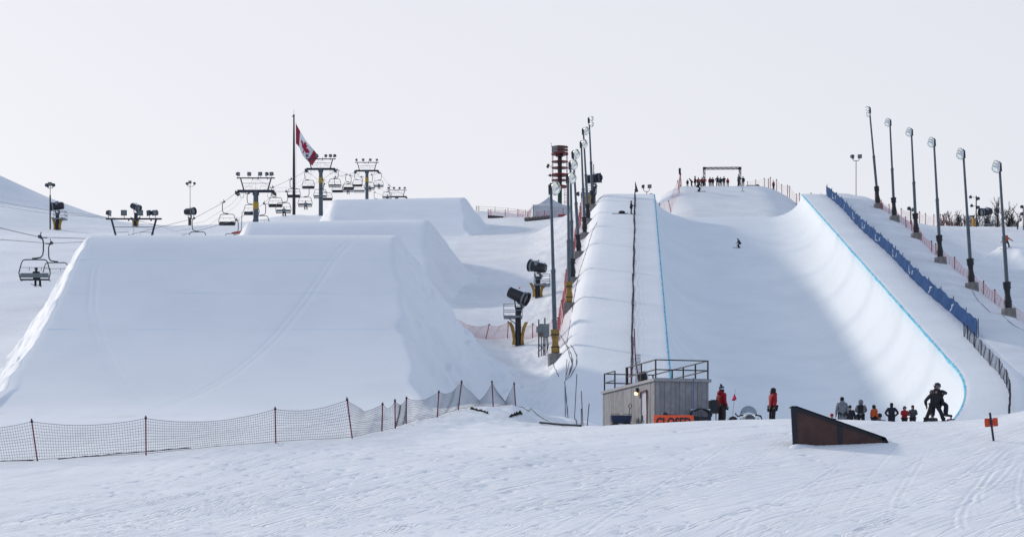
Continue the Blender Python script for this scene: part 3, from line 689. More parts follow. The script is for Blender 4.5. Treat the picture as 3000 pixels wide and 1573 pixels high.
# ------------------------------------------------------------ chairlift
def xc(D): return np.interp(D, [140, 202, 295, 377, 470, 560], [-38.1, -37.3, -36.9, -35.2, -33.3, -31.5])
GAUGE = 2.55
WIREM = mat('steel_rope', (0.10, 0.10, 0.12), 0.5, 0.5, noise=0.3)
def lift_tower(px, D, arm_py, bar_py, label, lamps, box=True):
    x = float(xc(D)); b0 = drop(x, D); za = (HY - arm_py) * D / FPX - b0.z; zb = (HY - bar_py) * D / FPX - b0.z
    o = empty('lift_tower', b0, 0, label, 'chairlift tower', 'chairlift towers')
    MB().tube([(0, 0, -1), (0, 0, za)], [0.42, 0.36], 14).build('column', STEEL, o)
    b = MB(); b.box((0, 0, za + 0.02), (2 * GAUGE + 0.2, 0.42, 0.36)); b.box((0, 0, za - 0.35), (0.9, 0.36, 0.4)); b.build('cross_arm', DARK, o)
    for sx in (-1, 1):
        q = MB(); q.bar((sx * GAUGE, -1.2, za - 0.35), (sx * GAUGE, 1.2, za - 0.25), 0.26)
        for k in range(6): q.lathe([(0.001, -0.09), (0.2, -0.09), (0.2, 0.09), (0.001, 0.09)], 10, Ry(R(90)), (sx * (GAUGE + 0.2), -1.1 + 0.44 * k, za - 0.3))
        q.bar((sx * GAUGE, 0, za), (sx * (GAUGE + 0.35), 0, za - 0.45), 0.22)
        q.build('sheave_assembly', DARK, o)
        q = MB()
        for a_, c_ in (((sx * (GAUGE - .25), -0.3, za - .3), (sx * (GAUGE - .45), -0.3, za - 1.0)), ((sx * (GAUGE - .75), -0.3, za - .2), (sx * (GAUGE - .85), -0.3, za - .9)), ((sx * (GAUGE - .45), -0.3, za - 1.0), (sx * (GAUGE - .85), -0.3, za - .9))): q.bar(a_, c_, 0.04)
        q.build('work_cage', GALV, o)
        q = MB(); q.bar((sx * (GAUGE - 0.85), 0, za + 0.1), (sx * (GAUGE - 0.35), 0, zb), 0.17); q.build('lamp_strut', DARK, o)
        q = MB(); q.tube([(sx * 1.9, .3, za + .2), (sx * 1.9, .3, za + .75), (sx * 0.6, .3, za + .8), (sx * 0.55, .3, za + .2)], 0.022, 6); q.bar((sx * 0.2, 0.3, za + .2), (sx * 0.2, 0.3, za + .6), 0.025); q.build('catwalk_rail', GALV, o)
    zm = za + (zb - za) * 0.62; b = MB(); b.bar((-GAUGE + 0.5, 0, zm), (GAUGE - 0.5, 0, zm), 0.06); b.bar((0, 0, zm), (0, 0, za), 0.03); b.build('tie_rod', GALV, o)
    b = MB(); b.bar((-GAUGE - 0.2, 0, zb + 0.05), (GAUGE + 0.2, 0, zb + 0.05), 0.15)
    for q in (-.5, .35, 1.7): b.box((q, 0, zb - 0.08), (0.12, 0.12, 0.16))
    b.bar((0.35, 0, zb), (0.35, 0, zb + 0.42), 0.07); b.build('lamp_bar', DARK, o)
    for (lx, yw, pt) in lamps:
        l_ = box_lamp(o, (lx, 0, zb + 0.62), R(yw), R(pt), 1.15); MB().bar((lx, 0, zb + 0.1), (lx, 0, zb + 0.45), 0.05).build('lamp_stem', DARK, o)
    if box: MB().tube([(0, 0, za - 2.6), (0, 0, za - 1.55)], [0.42, 0.42], 14).build('number_plate', YELLOW, o)
    return b0.z + za, b0.z + zb
TW = [(202, 702, 643, 'lift tower top with five lamps just above the nearest jump', ((-2.5, 75, 5), (-.95, 0, 0), (0.6, 15, 0), (1.55, -50, 5), (2.15, -25, 0)), False),
      (295, 561, 523, 'lift tower with five lamps and yellow plate, left of the flagpole', ((-2.6, 60, 10), (-1.0, 25, 5), (.65, 0, 0), (1.6, -60, 10), (2.3, -30, 0)), True),
      (377, 496, 467, 'lift tower with yellow plate directly behind the flag', ((-2.6, 40, 0), (-.75, 0, 0), (.95, -60, 10), (1.8, 0, 0), (2.6, -50, 0)), True),
      (470, 501, 477, 'fourth lift tower, slim with plates, above the farthest jump', ((-2.4, 75, 0), (-.85, 0, 0), (.8, 0, 0), (2.3, -65, 15)), True),
      (560, 577, 558, 'farthest lift tower, only its lamp frame showing over the farthest jump', ((-2.3, 10, 0), (-.8, 10, 0), (.8, -50, 10), (2.2, -10, 0)), False)]
TZ = []
for D, ap, bp_, lab, lamps, bx in TW: TZ.append((D, *lift_tower(0, D, ap, bp_, lab, lamps, bx)))

CH_F = mat('chair_frame', (0.045, 0.05, 0.068), 0.45, 0.4, noise=0.4)
CH_B = mat('chair_back_grey', (0.14, 0.17, 0.19), 0.55, noise=0.4, nscale=4)
CH_S = mat('chair_seat_dark', (0.02, 0.02, 0.028), 0.6, noise=0.4)
def chair_proto(up):
    """origin at the rope grip; up: seen from behind, hanger on the right, else seen from the front, hanger on the left"""
    sx = 1 if up else -1; fy_ = 1 if up else -1          # seat extends along +Y (away) on the uphill side
    o = empty('lift_chair', (0, 0, 0))
    b = MB(); b.bar((0, -0.35, 0.0), (0, 0.35, 0.03), 0.12); b.box((0, 0, 0.03), (0.22, 0.4, 0.2)); b.bar((0, 0, 0.1), (sx * 0.12, -0.05, 0.38), 0.05); b.bar((-sx * 0.1, 0, -0.02), (sx * 0.55, 0, -0.05), 0.06); b.build('grip', CH_F, o)
    cx = -0.40 * sx
    b = MB(); b.tube([(0.02 * sx, 0, -0.05), (0.20 * sx, 0, -0.14), (0.26 * sx, 0, -0.4), (0.25 * sx, 0, -1.05), (0.20 * sx, 0, -1.35), (0.05 * sx, 0, -1.52), (cx + 0.1 * sx, 0, -1.58), (cx - 0.1 * sx, 0, -1.6)], 0.055, 8); b.box((cx, 0, -1.62), (0.34, 0.14, 0.14)); b.build('hanger', CH_F, o)
    zf, zs = -1.68, -3.22
    pts = [(-1.05, 0, zs + .02), (-1.18, 0, zs + .55), (-0.98, 0, zf - .22), (-0.88, 0, zf - .06), (-.7, 0, zf)]
    loop = [Vector((cx + q[0], q[1], q[2])) for q in pts] + [Vector((cx - q[0], q[1], q[2])) for q in pts[::-1]]
    b = MB(); b.tube(loop, 0.045, 8)
    for e in (-1, 1): b.tube([(cx + e * 1.05, 0, zs + 0.02), (cx + e * 1.05, fy_ * 0.5, zs + 0.02)], 0.04, 6)
    b.bar((cx - 1.05, 0, zs + 0.02), (cx + 1.05, 0, zs + 0.02), 0.07); b.build('frame', CH_F, o)
    MB().box((cx, 0.03 * -fy_, zs + 0.36), (2.12, 0.06, 0.34), Rx(R(8) * fy_)).build('backrest', CH_B if up else CH_S, o)
    MB().box((cx, fy_ * 0.28, zs + 0.08), (2.1, 0.5, 0.07)).build('seat', CH_S, o)
    b = MB(); b.tube([(cx - 1.12, 0.0, zs + .95), (cx - 1.0, fy_ * .25, zs + .98), (cx + 1.0, fy_ * .25, zs + .98), (cx + 1.12, 0, zs + .95)], 0.018, 6)
    for q in (-.45, .45): b.bar((cx + q, fy_ * .25, zs + .98), (cx + q, fy_ * .25, zs + .74), 0.03)
    b.build('safety_bar', CH_F, o)
    return o
up0, dn0 = chair_proto(True), chair_proto(False)
CHAIRS = [  # side, px, py of the grip, label
    (1, 117, 695, 'big lift chair at left carrying one rider in dark clothes'),
    (0, 151, 713, 'empty lift chair half hidden by the sunny edge of the nearest jump'),
    (0, 569, 640, 'lift chair mostly sunk behind the nearest jump, left of the empty near one'),
    (0, 657, 592, 'empty dark lift chair nearest left of the first yellow plated tower'),
    (1, 692, 645, 'lift chair almost hidden behind the middle jump, beside orange netting'),
    (0, 729, 567, 'empty lift chair partly behind the first yellow plated tower column'),
    (1, 773, 597, 'lift chair with only its top frame showing right of that tower'),
    (0, 800, 549, 'empty lift chair hanging just right of the first yellow plated tower'),
    (1, 838, 562, 'lift chair with a dark rider left of the flagpole foot'),
    (0, 854, 525, 'empty dark lift chair hanging in front of the flagpole'),
    (1, 901, 548, 'lift chair with a pale jacketed rider right of the flagpole foot'),
    (0, 897, 502, 'empty lift chair hanging below the lower tip of the flag'),
    (1, 945, 527, 'grey backed lift chair crossing the column behind the flag'),
    (0, 951, 540, 'empty dark lift chair just right of the column behind the flag'),
    (1, 987, 498, 'grey backed empty lift chair leaving the tower behind the flag'),
    (0, 983, 519, 'empty dark lift chair lowest between the two upper towers'),
    (1, 1025, 515, 'lift chair with a red jacketed rider in mid span'),
    (0, 1016, 512, 'empty lift chair just behind the red jacketed rider'),
    (1, 1058, 519, 'grey backed empty lift chair left of the slim upper tower'),
    (0, 1042, 506, 'empty lift chair at the left arm of the slim upper tower'),
    (1, 1088, 513, 'lift chair with a dark rider crossing the slim upper tower'),
    (1, 1114, 508, 'lift chair with a dark rider highest right of the slim tower'),
    (0, 1099, 564, 'empty lift chair low behind the slim upper tower column'),
    (1, 1139, 543, 'farthest lift chair with a dark rider at the last lamp frame'),
]
def rope_D(side, px):
    D = 300.0
    for _ in range(30): D = 0.5 * D + 0.5 * (FPX * (float(xc(D)) + (GAUGE if side else -GAUGE)) / (px - 1500))
    return D
ROPE = {0: [], 1: []}; CHAIR_POS = []
used = {0: False, 1: False}
for side, px, py, lab in CHAIRS:
    D = rope_D(side, px); p = P(px, py, D)
    pr = up0 if side else dn0
    o = pr if not used[side] else copy_tree(pr); used[side] = True
    o.location = p; tag(o, lab, 'lift chair', 'chairs hanging on the lift')
    ROPE[side].append(p); CHAIR_POS.append((side, p, lab))
for side in (0, 1):
    sx = 1 if side else -1; pts = list(ROPE[side])
    for D, za, zb in TZ: pts.append(Vector((float(xc(D)) + sx * (GAUGE + (0.2 * sx * sx)), D, za - 0.12)))
    near_ = P(0, 668 if side else 702, 120 if side else 150); n2 = P(-500, 590 if side else 650, 92 if side else 112)
    pts += [near_, n2]; pts.sort(key=lambda q: q.y)
    keep = [pts[0]]
    for q in pts[1:]:
        if q.y - keep[-1].y > 3: keep.append(q)
    o = MB().tube(keep, 0.024, 6).build('haul_rope', WIREM)
    tag(o, 'steel haul rope carrying the uphill chairs on the right side of the lift' if side else 'steel haul rope carrying the empty downhill chairs on the left side of the lift', 'rope')
for k, dx in ((0, -0.2), (1, 0.25)):
    pts = [P(-250, 558 + 14 * k, 150), P(0, 592 + 13 * k, 172), P(150, 617 + 10 * k, 188)]
    for i, (D, za, zb) in enumerate(TZ):
        pts.append(Vector((float(xc(D)) + dx, D, zb - 0.05)))
        if i < len(TZ) - 1:
            D2, _, zb2 = TZ[i + 1]
            for q in (.25, .5, .75): pts.append(Vector((float(xc(D + (D2 - D) * q)) + dx, D + (D2 - D) * q, zb + (zb2 - zb) * q - 4 * q * (1 - q) * (3.2 + 0.5 * k))))
    o = MB().tube(pts, 0.013, 5).build('signal_cable', WIREM)
    tag(o, 'thin sagging cable strung along the lamp bars of the lift, ' + ('upper one of the pair' if k == 0 else 'lower one of the pair'), 'cable')

# ------------------------------------------------------------ flagpole and flag
FD = 400
fb = drop((861 - 1500) * FD / FPX, FD); ftop = (HY - 340) * FD / FPX - fb.z
fp = empty('flagpole', fb, 0, 'tall grey flagpole rising behind the lift chairs', 'flagpole')
MB().tube([(0, 0, -1), (0, 0, ftop * .6), (0, 0, ftop)], [0.34, 0.24, 0.14], 12).build('pole', DARK, fp)
b = MB(); b.ball((0, 0, ftop + 0.1), 0.2); b.box((-0.25, 0, ftop - 0.1), (0.3, 0.15, 0.15)); b.bar((0, 0, ftop), (0, 0, ftop + 1.2), 0.05); b.build('finial', DARK, fp)
b = MB(); b.tube([(0.45, -0.1, ftop - 1.2), (0.4, -0.1, 3)], 0.02, 5); b.build('halyard', WIREM, fp)
FLAG_R = mat('flag_red', (0.36, 0.012, 0.045), 0.7, noise=0.35, nscale=0.6); FLAG_W = mat('flag_white', (0.78, 0.79, 0.83), 0.7, noise=0.15, nscale=0.6)
LEAF = [(0, -.44), (.06, -.30), (.13, -.34), (.105, -.12), (.21, -.22), (.235, -.16), (.35, -.185), (.315, -.08), (.37, -.04), (.20, .10), (.225, .165), (.03, .135), (.04, .36), (0, .36)]
LEAF = LEAF + [(-x, y) for x, y in LEAF[::-1][1:-1]]
def in_leaf(x, y):
    c = False; n = len(LEAF)
    for i in range(n):
        x1, y1 = LEAF[i]; x2, y2 = LEAF[(i + 1) % n]
        if (y1 > y) != (y2 > y) and x < (x2 - x1) * (y - y1) / (y2 - y1) + x1: c = not c
    return c
NU, NV = 120, 60
tu = np.linspace(0, 1, 5)
tpx, tpy = np.array([863.6, 876, 895, 915, 931]), np.array([362, 385, 417, 437, 458])
bqx, bqy = np.array([863.6, 874, 881, 897, 914]), np.array([421, 432, 453, 471, 491])
fv, ff, fm = [], [], []
def smooth_i(u, a_): return sum(np.interp(u + e, tu, a_) for e in (-.08, -.04, 0, .04, .08)) / 5 if 0.08 < u < 0.92 else float(np.interp(u, tu, a_))
for i in range(NU + 1):
    u = i / NU; ax, ay, bx, by = smooth_i(u, tpx), smooth_i(u, tpy), smooth_i(u, bqx), smooth_i(u, bqy)
    for j in range(NV + 1):
        v = j / NV; D = FD - 0.2 + 2.2 * u * math.sin(2.2 + 7 * u + 2.0 * v) * 0.7
        p = P(ax + (bx - ax) * v, ay + (by - ay) * v, FD); fv.append((p.x + 0.22, D, p.z))
for i in range(NU):
    for j in range(NV):
        q = i * (NV + 1) + j; ff.append((q, q + 1, q + NV + 2, q + NV + 1))
        u, v = (i + .5) / NU, (j + .5) / NV; fm.append(0 if u < .25 or u > .75 or in_leaf((u - .5) * 2, v - .5) else 1)
me = bpy.data.meshes.new('flag'); me.from_pydata(fv, [], ff); me.materials.append(FLAG_R); me.materials.append(FLAG_W)
me.polygons.foreach_set('material_index', fm); me.polygons.foreach_set('use_smooth', [True] * len(ff)); me.update()
fl = bpy.data.objects.new('flag', me); C.objects.link(fl); tag(fl, 'large red and white maple leaf flag drooping from the flagpole', 'flag')
so = fl.modifiers.new('cloth', 'SOLIDIFY'); so.thickness = 0.02

# ------------------------------------------------------------ red lookout tower
RED = mat('red_steel', (0.17, 0.012, 0.018), 0.5, 0.1, noise=0.4); GRN = mat('dark_green_steel', (0.012, 0.055, 0.05), 0.5, 0.1, noise=0.3)
TD = 335; tb = at(1640, TD); tz = lambda py: (HY - py) * TD / FPX - tb.z
tw = empty('red_tower', tb, 0, 'red steel tower with ring platforms round a dark green column', 'tower')
MB().tube([(0, 0, -1), (0, 0, tz(452))], 0.36, 16).build('column', GRN, tw)
def ring(r, z, w, h): return MB().lathe([(r - w, z - h), (r, z - h), (r, z), (r - w, z)], 24)
for py, r in ((449, 1.4), (511, 1.35), (545, 1.2)):
    z = tz(py); d_ = ring(r, z, 0.12, 0.26)
    for k in range(6): d_.bar((0.3 * math.cos(k), 0.3 * math.sin(k), z - .2), ((r - .1) * math.cos(k), (r - .1) * math.sin(k), z - .2), 0.12)
    d_.lathe([(0.37, z - .3), (r * .8, z - .25), (r * .8, z - .18), (0.37, z - .2)], 20); d_.build('platform', RED, tw)
for py in (431, 440, 474, 492, 528): ring(1.38, tz(py), 0.04, 0.05).build('guard_ring', RED, tw)
for k in range(6):
    w = k * math.pi / 3 + 0.4; MB().bar((1.36 * math.cos(w), 1.36 * math.sin(w), tz(546)), (1.36 * math.cos(w), 1.36 * math.sin(w), tz(430)), 0.08).build('upright', RED, tw)
vs, fs = [], []
for i in range(11):
    w = R(175 + 75 * i / 10)
    for r_, z in ((1.33, tz(449)), (1.33, tz(432)), (1.30, tz(432)), (1.30, tz(449))): vs.append((r_ * math.cos(w), r_ * math.sin(w), z))
for i in range(10):
    for j in range(4): fs.append((4 * i + j, 4 * i + (j + 1) % 4, 4 * i + 4 + (j + 1) % 4, 4 * i + 4 + j))
MB().add(vs, fs).build('wind_screen', GUNG, tw)
b = MB()
for x in (0.72, 1.15): b.bar((x, -0.3, -0.6), (x, -0.3, tz(545)), 0.06)
for k in range(30):
    z = -0.4 + k * 0.42
    if z < tz(548): b.bar((0.72, -0.3, z), (1.15, -0.3, z), 0.035)
for k in range(4): b.tube([(0.72, -.3, 1 + k * 1.2), (0.62, -.8, 1 + k * 1.2), (0.94, -1.05, 1 + k * 1.2), (1.25, -.8, 1 + k * 1.2), (1.15, -.3, 1 + k * 1.2)], 0.03, 6)
for x in (0.7, 0.94, 1.18): b.bar((x, -0.95, 0.9), (x, -0.95, tz(550)), 0.03)
b.build('caged_ladder', mat('ladder_red', (0.33, 0.06, 0.07), 0.5, noise=0.3), tw)
b = MB(); b.tube([(-1.36, 0, tz(432)), (-1.36, 0, tz(421)), (-1.6, 0, tz(420))], 0.03, 6); b.build('antenna', RED, tw)
for px, py, pt in ((-1.9, 485, 20), (-2.0, 490, -10), (-1.6, 515, 0)): box_lamp(tw, (px, -0.2, tz(py)), R(70), R(pt), 0.9)
b = MB()
for py in (488, 515): b.bar((-1.3, 0, tz(py)), (-2.0, -.2, tz(py)), 0.08)
b.build('lamp_arm', RED, tw)
b = MB()
for k in range(5): b.box((-.55 + .25 * k, -.6, tz(458 + k % 2 * 2)), (0.22, 0.3, 0.4))
b.build('equipment', BLACK, tw)

# ------------------------------------------------------------ tent with round bales in front
TEN = mat('white_tent_fabric', (0.60, 0.61, 0.64), 0.7, noise=0.25, nscale=1.2, bump=0.3, bscale=3)
ND = 328; nb = at(1608, ND); zt_ = lambda py: (HY - py) * ND / FPX - nb.z; hw = 3.0; ze = max(zt_(611), 0.8); zp = zt_(577)
tn = empty('event_tent', nb, R(8), 'white peaked event tent at the foot of the red tower', 'tent')
vs, fs = [], []; NS = 10
for i in range(NS + 1):
    q = i / NS; r_ = hw * (1 - q); z = ze + (zp - ze) * q ** 1.55
    for k in range(4): w = R(45 + 90 * k); vs.append((r_ * math.sqrt(2) * math.cos(w) + 1e-3 * math.cos(w), r_ * math.sqrt(2) * math.sin(w) + 1e-3 * math.sin(w), z))
for i in range(NS):
    for k in range(4): fs.append((4 * i + k, 4 * i + (k + 1) % 4, 4 * i + 4 + (k + 1) % 4, 4 * i + 4 + k))
roof = MB().add(vs, fs).build('tent_roof', TEN, tn); MB().bar((0, 0, zp), (0, 0, zp + 0.9), 0.05).build('peak_rod', GALV, tn)
for k in range(4):
    m = Rz(R(90 * k))
    MB().box(m @ Vector((0, hw - 0.06, ze / 2 - .3)), (2 * hw - .1, 0.04, ze + .55), m).build('side_wall', TEN, tn)
    MB().box(m @ Vector((0, hw + 0.02, ze - 0.13)), (2 * hw, 0.04, 0.34), m).build('valance', TEN, tn)
    MB().bar(m @ Vector((hw, hw, -0.8)), m @ Vector((hw, hw, ze)), 0.09).build('leg', GALV, tn)
BALE = mat('weathered_log_end', (0.20, 0.165, 0.16), 0.9, noise=0.8, nscale=5, bump=0.6, bscale=10)
LOGL = ['leftmost log of the row in front of the white tent', 'second log from the left before the white tent', 'third log from the left before the white tent', 'fourth log from the left before the white tent',
        'middle log of the row before the white tent', 'fourth log from the right before the white tent', 'third log from the right before the white tent', 'second log from the right before the white tent', 'rightmost log of the row in front of the white tent']
for k in range(9):
    D = 318 - 0.25 * k; p = at(1541 + 8.6 * k, D)
    b = MB(); b.lathe([(0.001, -0.55), (0.22, -0.56), (0.28, -0.5), (0.30, 0.4), (0.25, 0.55), (0.001, 0.56)], 12, Rz(0.1 * (k % 3)) @ Rx(R(90)), (0, 0, 0.26)); o = b.build('log', BALE)
    o.location = p; tag(o, LOGL[k], 'log', 'row of logs in front of the white tent')

# ============================================================ net fences
NETB = mat('dark_net_cord', (0.035, 0.04, 0.075), 0.7, noise=0.3); NETP = mat('red_net_cord', (0.58, 0.14, 0.16), 0.7, noise=0.4, nscale=3)
POSTR = mat('red_post', (0.20, 0.012, 0.035), 0.5, noise=0.5, nscale=6); POSTB = mat('dark_post', (0.02, 0.03, 0.045), 0.85, noise=0.3, spec=0.1)
POSTP = mat('faded_red_post', (0.42, 0.05, 0.07), 0.5, noise=0.5, nscale=6)
def strands(name, G_, r, m, parent, rows=True, cols=True, thick_edge=1.6):
    """cord net over a grid of points (rows, cols, 3): three-sided cords along every row and column"""
    V, F, n = [], [], 0
    def lines(A, rr):
        nonlocal n
        L, M = A.shape[:2]
        t_ = np.gradient(A, axis=1); t_ /= np.linalg.norm(t_, axis=-1, keepdims=True) + 1e-9
        ref = np.array([0.31, 0.9, 0.27]); a_ = np.cross(t_, ref); a_ /= np.linalg.norm(a_, axis=-1, keepdims=True) + 1e-9; b_ = np.cross(t_, a_)
        rr = np.asarray(rr).reshape(-1, 1, 1)
        ring = np.stack([A + rr * (a_ * math.cos(w) + b_ * math.sin(w)) for w in (0, 2.094, 4.189)], 2)
        V.append(ring.reshape(-1, 3)); idx = n + np.arange(L * M * 3).reshape(L, M, 3); n += L * M * 3
        for k in range(3):
            k2 = (k + 1) % 3
            F.append(np.stack([idx[:, :-1, k], idx[:, :-1, k2], idx[:, 1:, k2], idx[:, 1:, k]], -1).reshape(-1, 4))
    R_ = G_.shape[0]; rr = np.full(R_, r); rr[0] *= thick_edge; rr[-1] *= thick_edge
    if rows: lines(G_, rr)
    if cols: lines(np.swapaxes(G_, 0, 1), np.full(G_.shape[1], r * 0.8))
    V = np.concatenate(V); F = np.concatenate(F)
    me = bpy.data.meshes.new(name); me.vertices.add(len(V)); me.vertices.foreach_set('co', V.reshape(-1).astype(np.float32))
    me.loops.add(F.size); me.loops.foreach_set('vertex_index', F.reshape(-1).astype(np.int32)); me.polygons.add(len(F)); me.polygons.foreach_set('loop_start', np.arange(0, F.size, 4, dtype=np.int32))
    me.materials.append(m); me.update(calc_edges=True); me.validate()
    o = bpy.data.objects.new(name, me); C.objects.link(o); o.parent = parent
    return o
def net_fence(posts, label, cat='net fence', nm='net_fence', rows=12, cell=0.095, r=0.006, net=NETB, post=POSTR, post_r=0.03, sag=0.10, slack=0.10, topf=0.93, botf=0.04, drops=(), seed=0, follow=True, wav=0.03, cap=True):
    """posts: (foot, top) world points; one net panel between each two posts"""
    rn = random.Random(seed); o0 = posts[0][0]
    root = empty(nm, o0, 0, label, cat)
    for i, (f_, t_) in enumerate(posts):
        b = MB(); d_ = (t_ - f_); b.tube([f_ - o0 - d_ * 0.12, f_ - o0 + d_ * 0.5, t_ - o0], post_r, 7); b.build('post', post, root)
        if cap: MB().tube([f_ - o0 + d_ * (topf - 0.02), f_ - o0 + d_ * (topf + 0.03)], post_r * 1.8, 7).build('post_clip', BLACK, root)
    for i in range(len(posts) - 1):
        (f0, t0), (f1, t1) = posts[i], posts[i + 1]
        L = ((f1 - f0).xy).length; nc = max(6, int(L / cell)) + 1; hgt = ((t0 - f0).length + (t1 - f1).length) / 2
        u = np.linspace(0, 1, nc)
        top = np.array([list((f0 + (t0 - f0) * topf) * (1 - q) + (f1 + (t1 - f1) * topf) * q) for q in u])
        bot = np.array([list((f0 + (t0 - f0) * botf) * (1 - q) + (f1 + (t1 - f1) * botf) * q) for q in u])
        s_ = (sag * hgt) * (0.7 + 0.6 * rn.random()); dr = dict(drops).get(i)
        if dr: s_ = dr[0] * hgt; cen = dr[1]; prof = np.where(u < cen, u / cen, (1 - u) / (1 - cen)) ** dr[2]
        else: prof = 4 * u * (1 - u)
        if follow and L > 1.2:
            gs = np.array([drop(float(bot[int(q * (nc - 1))][0]), float(bot[int(q * (nc - 1))][1])).z for q in np.linspace(0, 1, 5)])
            zg = np.interp(u, np.linspace(0, 1, 5), gs)
            bot[:, 2] = np.maximum(bot[:, 2] * 0.35 + (zg + 0.04 * hgt) * 0.65, zg - 0.15); bot[0, 2] = f0.z + (t0 - f0).z * botf; bot[-1, 2] = f1.z + (t1 - f1).z * botf
        top[:, 2] -= prof * s_
        bulge = rn.uniform(-0.5, 0.5)
        v = np.linspace(0, 1, rows + 1)[:, None, None]
        Gd = top[None] * (1 - v) + bot[None] * v
        w_ = np.sin(np.pi * v[..., 0]) * np.sin(np.pi * u)[None] * 0.12 * hgt * bulge + wav * hgt * np.sin(7 * u[None] * max(1, L / 2) + 4 * v[..., 0] + rn.random() * 6) * np.sin(np.pi * u)[None] ** 0.5
        nrm = np.array([-(f1 - f0).y, (f1 - f0).x, 0]) / max(L, 1e-3)
        Gd = Gd + w_[..., None] * nrm
        Gd[..., 0] += 0.25 * cell * np.sin(3 * v[..., 0] + 2 * np.pi * u[None]) * (1 - 0)
        strands('net_panel', Gd - np.array(o0), r, net, root)
    return root
def pp(px, py, D, tx, ty):                  # post: foot on the snow, top seen at (tx, ty)
    f_ = GD(px, py, D); t_ = P(tx, ty, f_.y); return f_, t_
near_posts = [pp(-210, 1366, 79, -216, 1238), pp(110, 1350, 79.5, 92, 1226), pp(428, 1333, 80.5, 427, 1217), pp(808, 1297, 83.5, 806, 1191), pp(1032, 1284, 86, 1016, 1163), pp(1119, 1263, 89, 1121, 1178),
              pp(1158, 1255, 90.5, 1157, 1168), pp(1190, 1241, 92.5, 1191, 1161), pp(1281, 1222, 96, 1286, 1143), pp(1343, 1187, 100, 1353, 1113), pp(1445, 1183, 103, 1441, 1114), pp(1511, 1176, 105.5, 1506, 1119)]
net_fence(near_posts, 'long sagging black net fence on dark red posts across the foot of the nearest jump', sag=0.16, wav=0.02, r=0.0062,
          drops={9: (0.66, 0.62, 0.75), 10: (0.72, 0.58, 0.8), 4: (0.27, 0.5, 0.8)}.items(), seed=4)
mid = [pp(1333, 950, 162, 1333, 928), pp(1423, 993, 160, 1434, 948), pp(1487, 990, 160, 1489, 940), pp(1560, 990, 159, 1561, 946), pp(1622, 985, 158, 1618, 935)]
net_fence(mid, 'pink net fence strung across the valley behind the nearest snow gun', rows=12, cell=0.12, r=0.008, net=NETP, post=POSTP, post_r=0.04, sag=0.22, seed=2)
up = []
for px, py, D, tx, ty in ((1630, 975, 156, 1633, 915), (1637, 925, 166, 1634, 870), (1652, 895, 175, 1644, 836), (1658, 850, 186, 1657, 785), (1664, 800, 198, 1658, 750), (1672, 770, 208, 1667, 712), (1682, 738, 222, 1681, 690), (1690, 690, 240, 1688, 655), (1701, 660, 256, 1697, 622), (1702, 655, 270, 1700, 628)):
    b0 = at(px, D); up.append((b0, b0 + Vector(((tx - px) * D / FPX, 0, 1.45))))
net_fence(up, 'red net fence climbing beside the left row of floodlight poles', rows=9, cell=0.16, r=0.013, net=NETP, post=POSTP, post_r=0.04, sag=0.06, seed=3, wav=0.05)
dl = []
for k in range(15):
    D = 133 + 9.55 * k; x = float(xl(D)) - 2.62 + 0.05 * math.sin(k * 2.1); b0 = drop(x, D); dl.append((b0, b0 + Vector((0.03 * math.sin(k), 0, 1.15))))
net_fence(dl, 'dark net fence seen edge-on running straight up the left deck of the halfpipe', rows=8, cell=0.22, r=0.012, post_r=0.045, sag=0.05, seed=5, wav=0.02)
for k, (D, hgt) in enumerate(((265, 1.6),)):
    b0 = drop(float(xl(D)) - 2.6, D); o = empty('marker_flag', b0, 0, 'dark folded marker flag at the top of the left deck net', 'flag')
    MB().tube([(0, 0, -.3), (0, 0, 2.3)], 0.035, 6).build('pole', POSTR, o)
    MB().add([(0, 0, 2.2), (0.05, 0.03, 2.2), (0.42, 0.05, 1.0), (0.02, 0, 0.9), (0, -0.04, 2.2), (0.40, -0.02, 1.0)], [(0, 1, 2, 3), (0, 3, 5, 4), (1, 4, 5, 2)]).build('pennant', NETB, o)
rf = []
for px, py, D, tx, ty in ((2543, 584, 268, 2543, 556), (2563, 612, 258, 2560, 590), (2583, 622, 254, 2583, 580), (2603, 640, 250, 2601, 608), (2632, 662, 240, 2630, 628), (2648, 675, 236, 2647, 648), (2669, 700, 226, 2668, 671), (2705, 735, 214, 2704, 693), (2717, 742, 212, 2716, 712), (2726, 750, 210, 2726, 720), (2770, 779, 200, 2770, 744), (2818, 815, 190, 2818, 785), (2852, 840, 183, 2853, 805), (2885, 880, 175, 2885, 841), (2926, 917, 168, 2925, 883), (2990, 945, 163, 2990, 905), (3060, 965, 160, 3060, 925)):
    b0 = at(px, D); b0 = drop(b0.x + 1.1, D + 1.0); rf.append((b0, b0 + Vector(((tx - px) * D / FPX, 0, 1.25))))
net_fence(rf, 'pink net fence descending behind the right row of floodlight poles', rows=8, cell=0.17, r=0.0055, net=NETP, post=POSTP, post_r=0.045, sag=0.2, seed=6)
ml = []
for px, D, tx, h in ((1935, 292, 1932, 1.6), (1966, 305, 1958, 1.8), (1990, 318, 1985, 2.0), (1996, 328, 1994, 2.2)):
    b0 = at(px, D); ml.append((b0, b0 + Vector(((tx - px) * D / FPX, 0, h))))
net_fence(ml, 'pale pink net on the left shoulder of the start mound', rows=7, cell=0.26, r=0.0055, net=NETP, post=POSTP, post_r=0.05, sag=0.1, seed=7)
mr = []
for px, D, h in ((2190, 331, 1.3), (2214, 330.5, 1.5), (2239, 330, 1.9), (2251, 329.5, 1.9), (2257, 329, 2.2), (2275, 328, 2.1), (2290, 327, 1.6), (2307, 326, 2.0), (2313, 325, 2.0), (2333, 322, 1.7), (2342, 321, 2.2), (2376, 316, 1.9), (2406, 312, 1.3)):
    b0 = at(px, D); mr.append((b0, b0 + Vector((0, 0, h))))
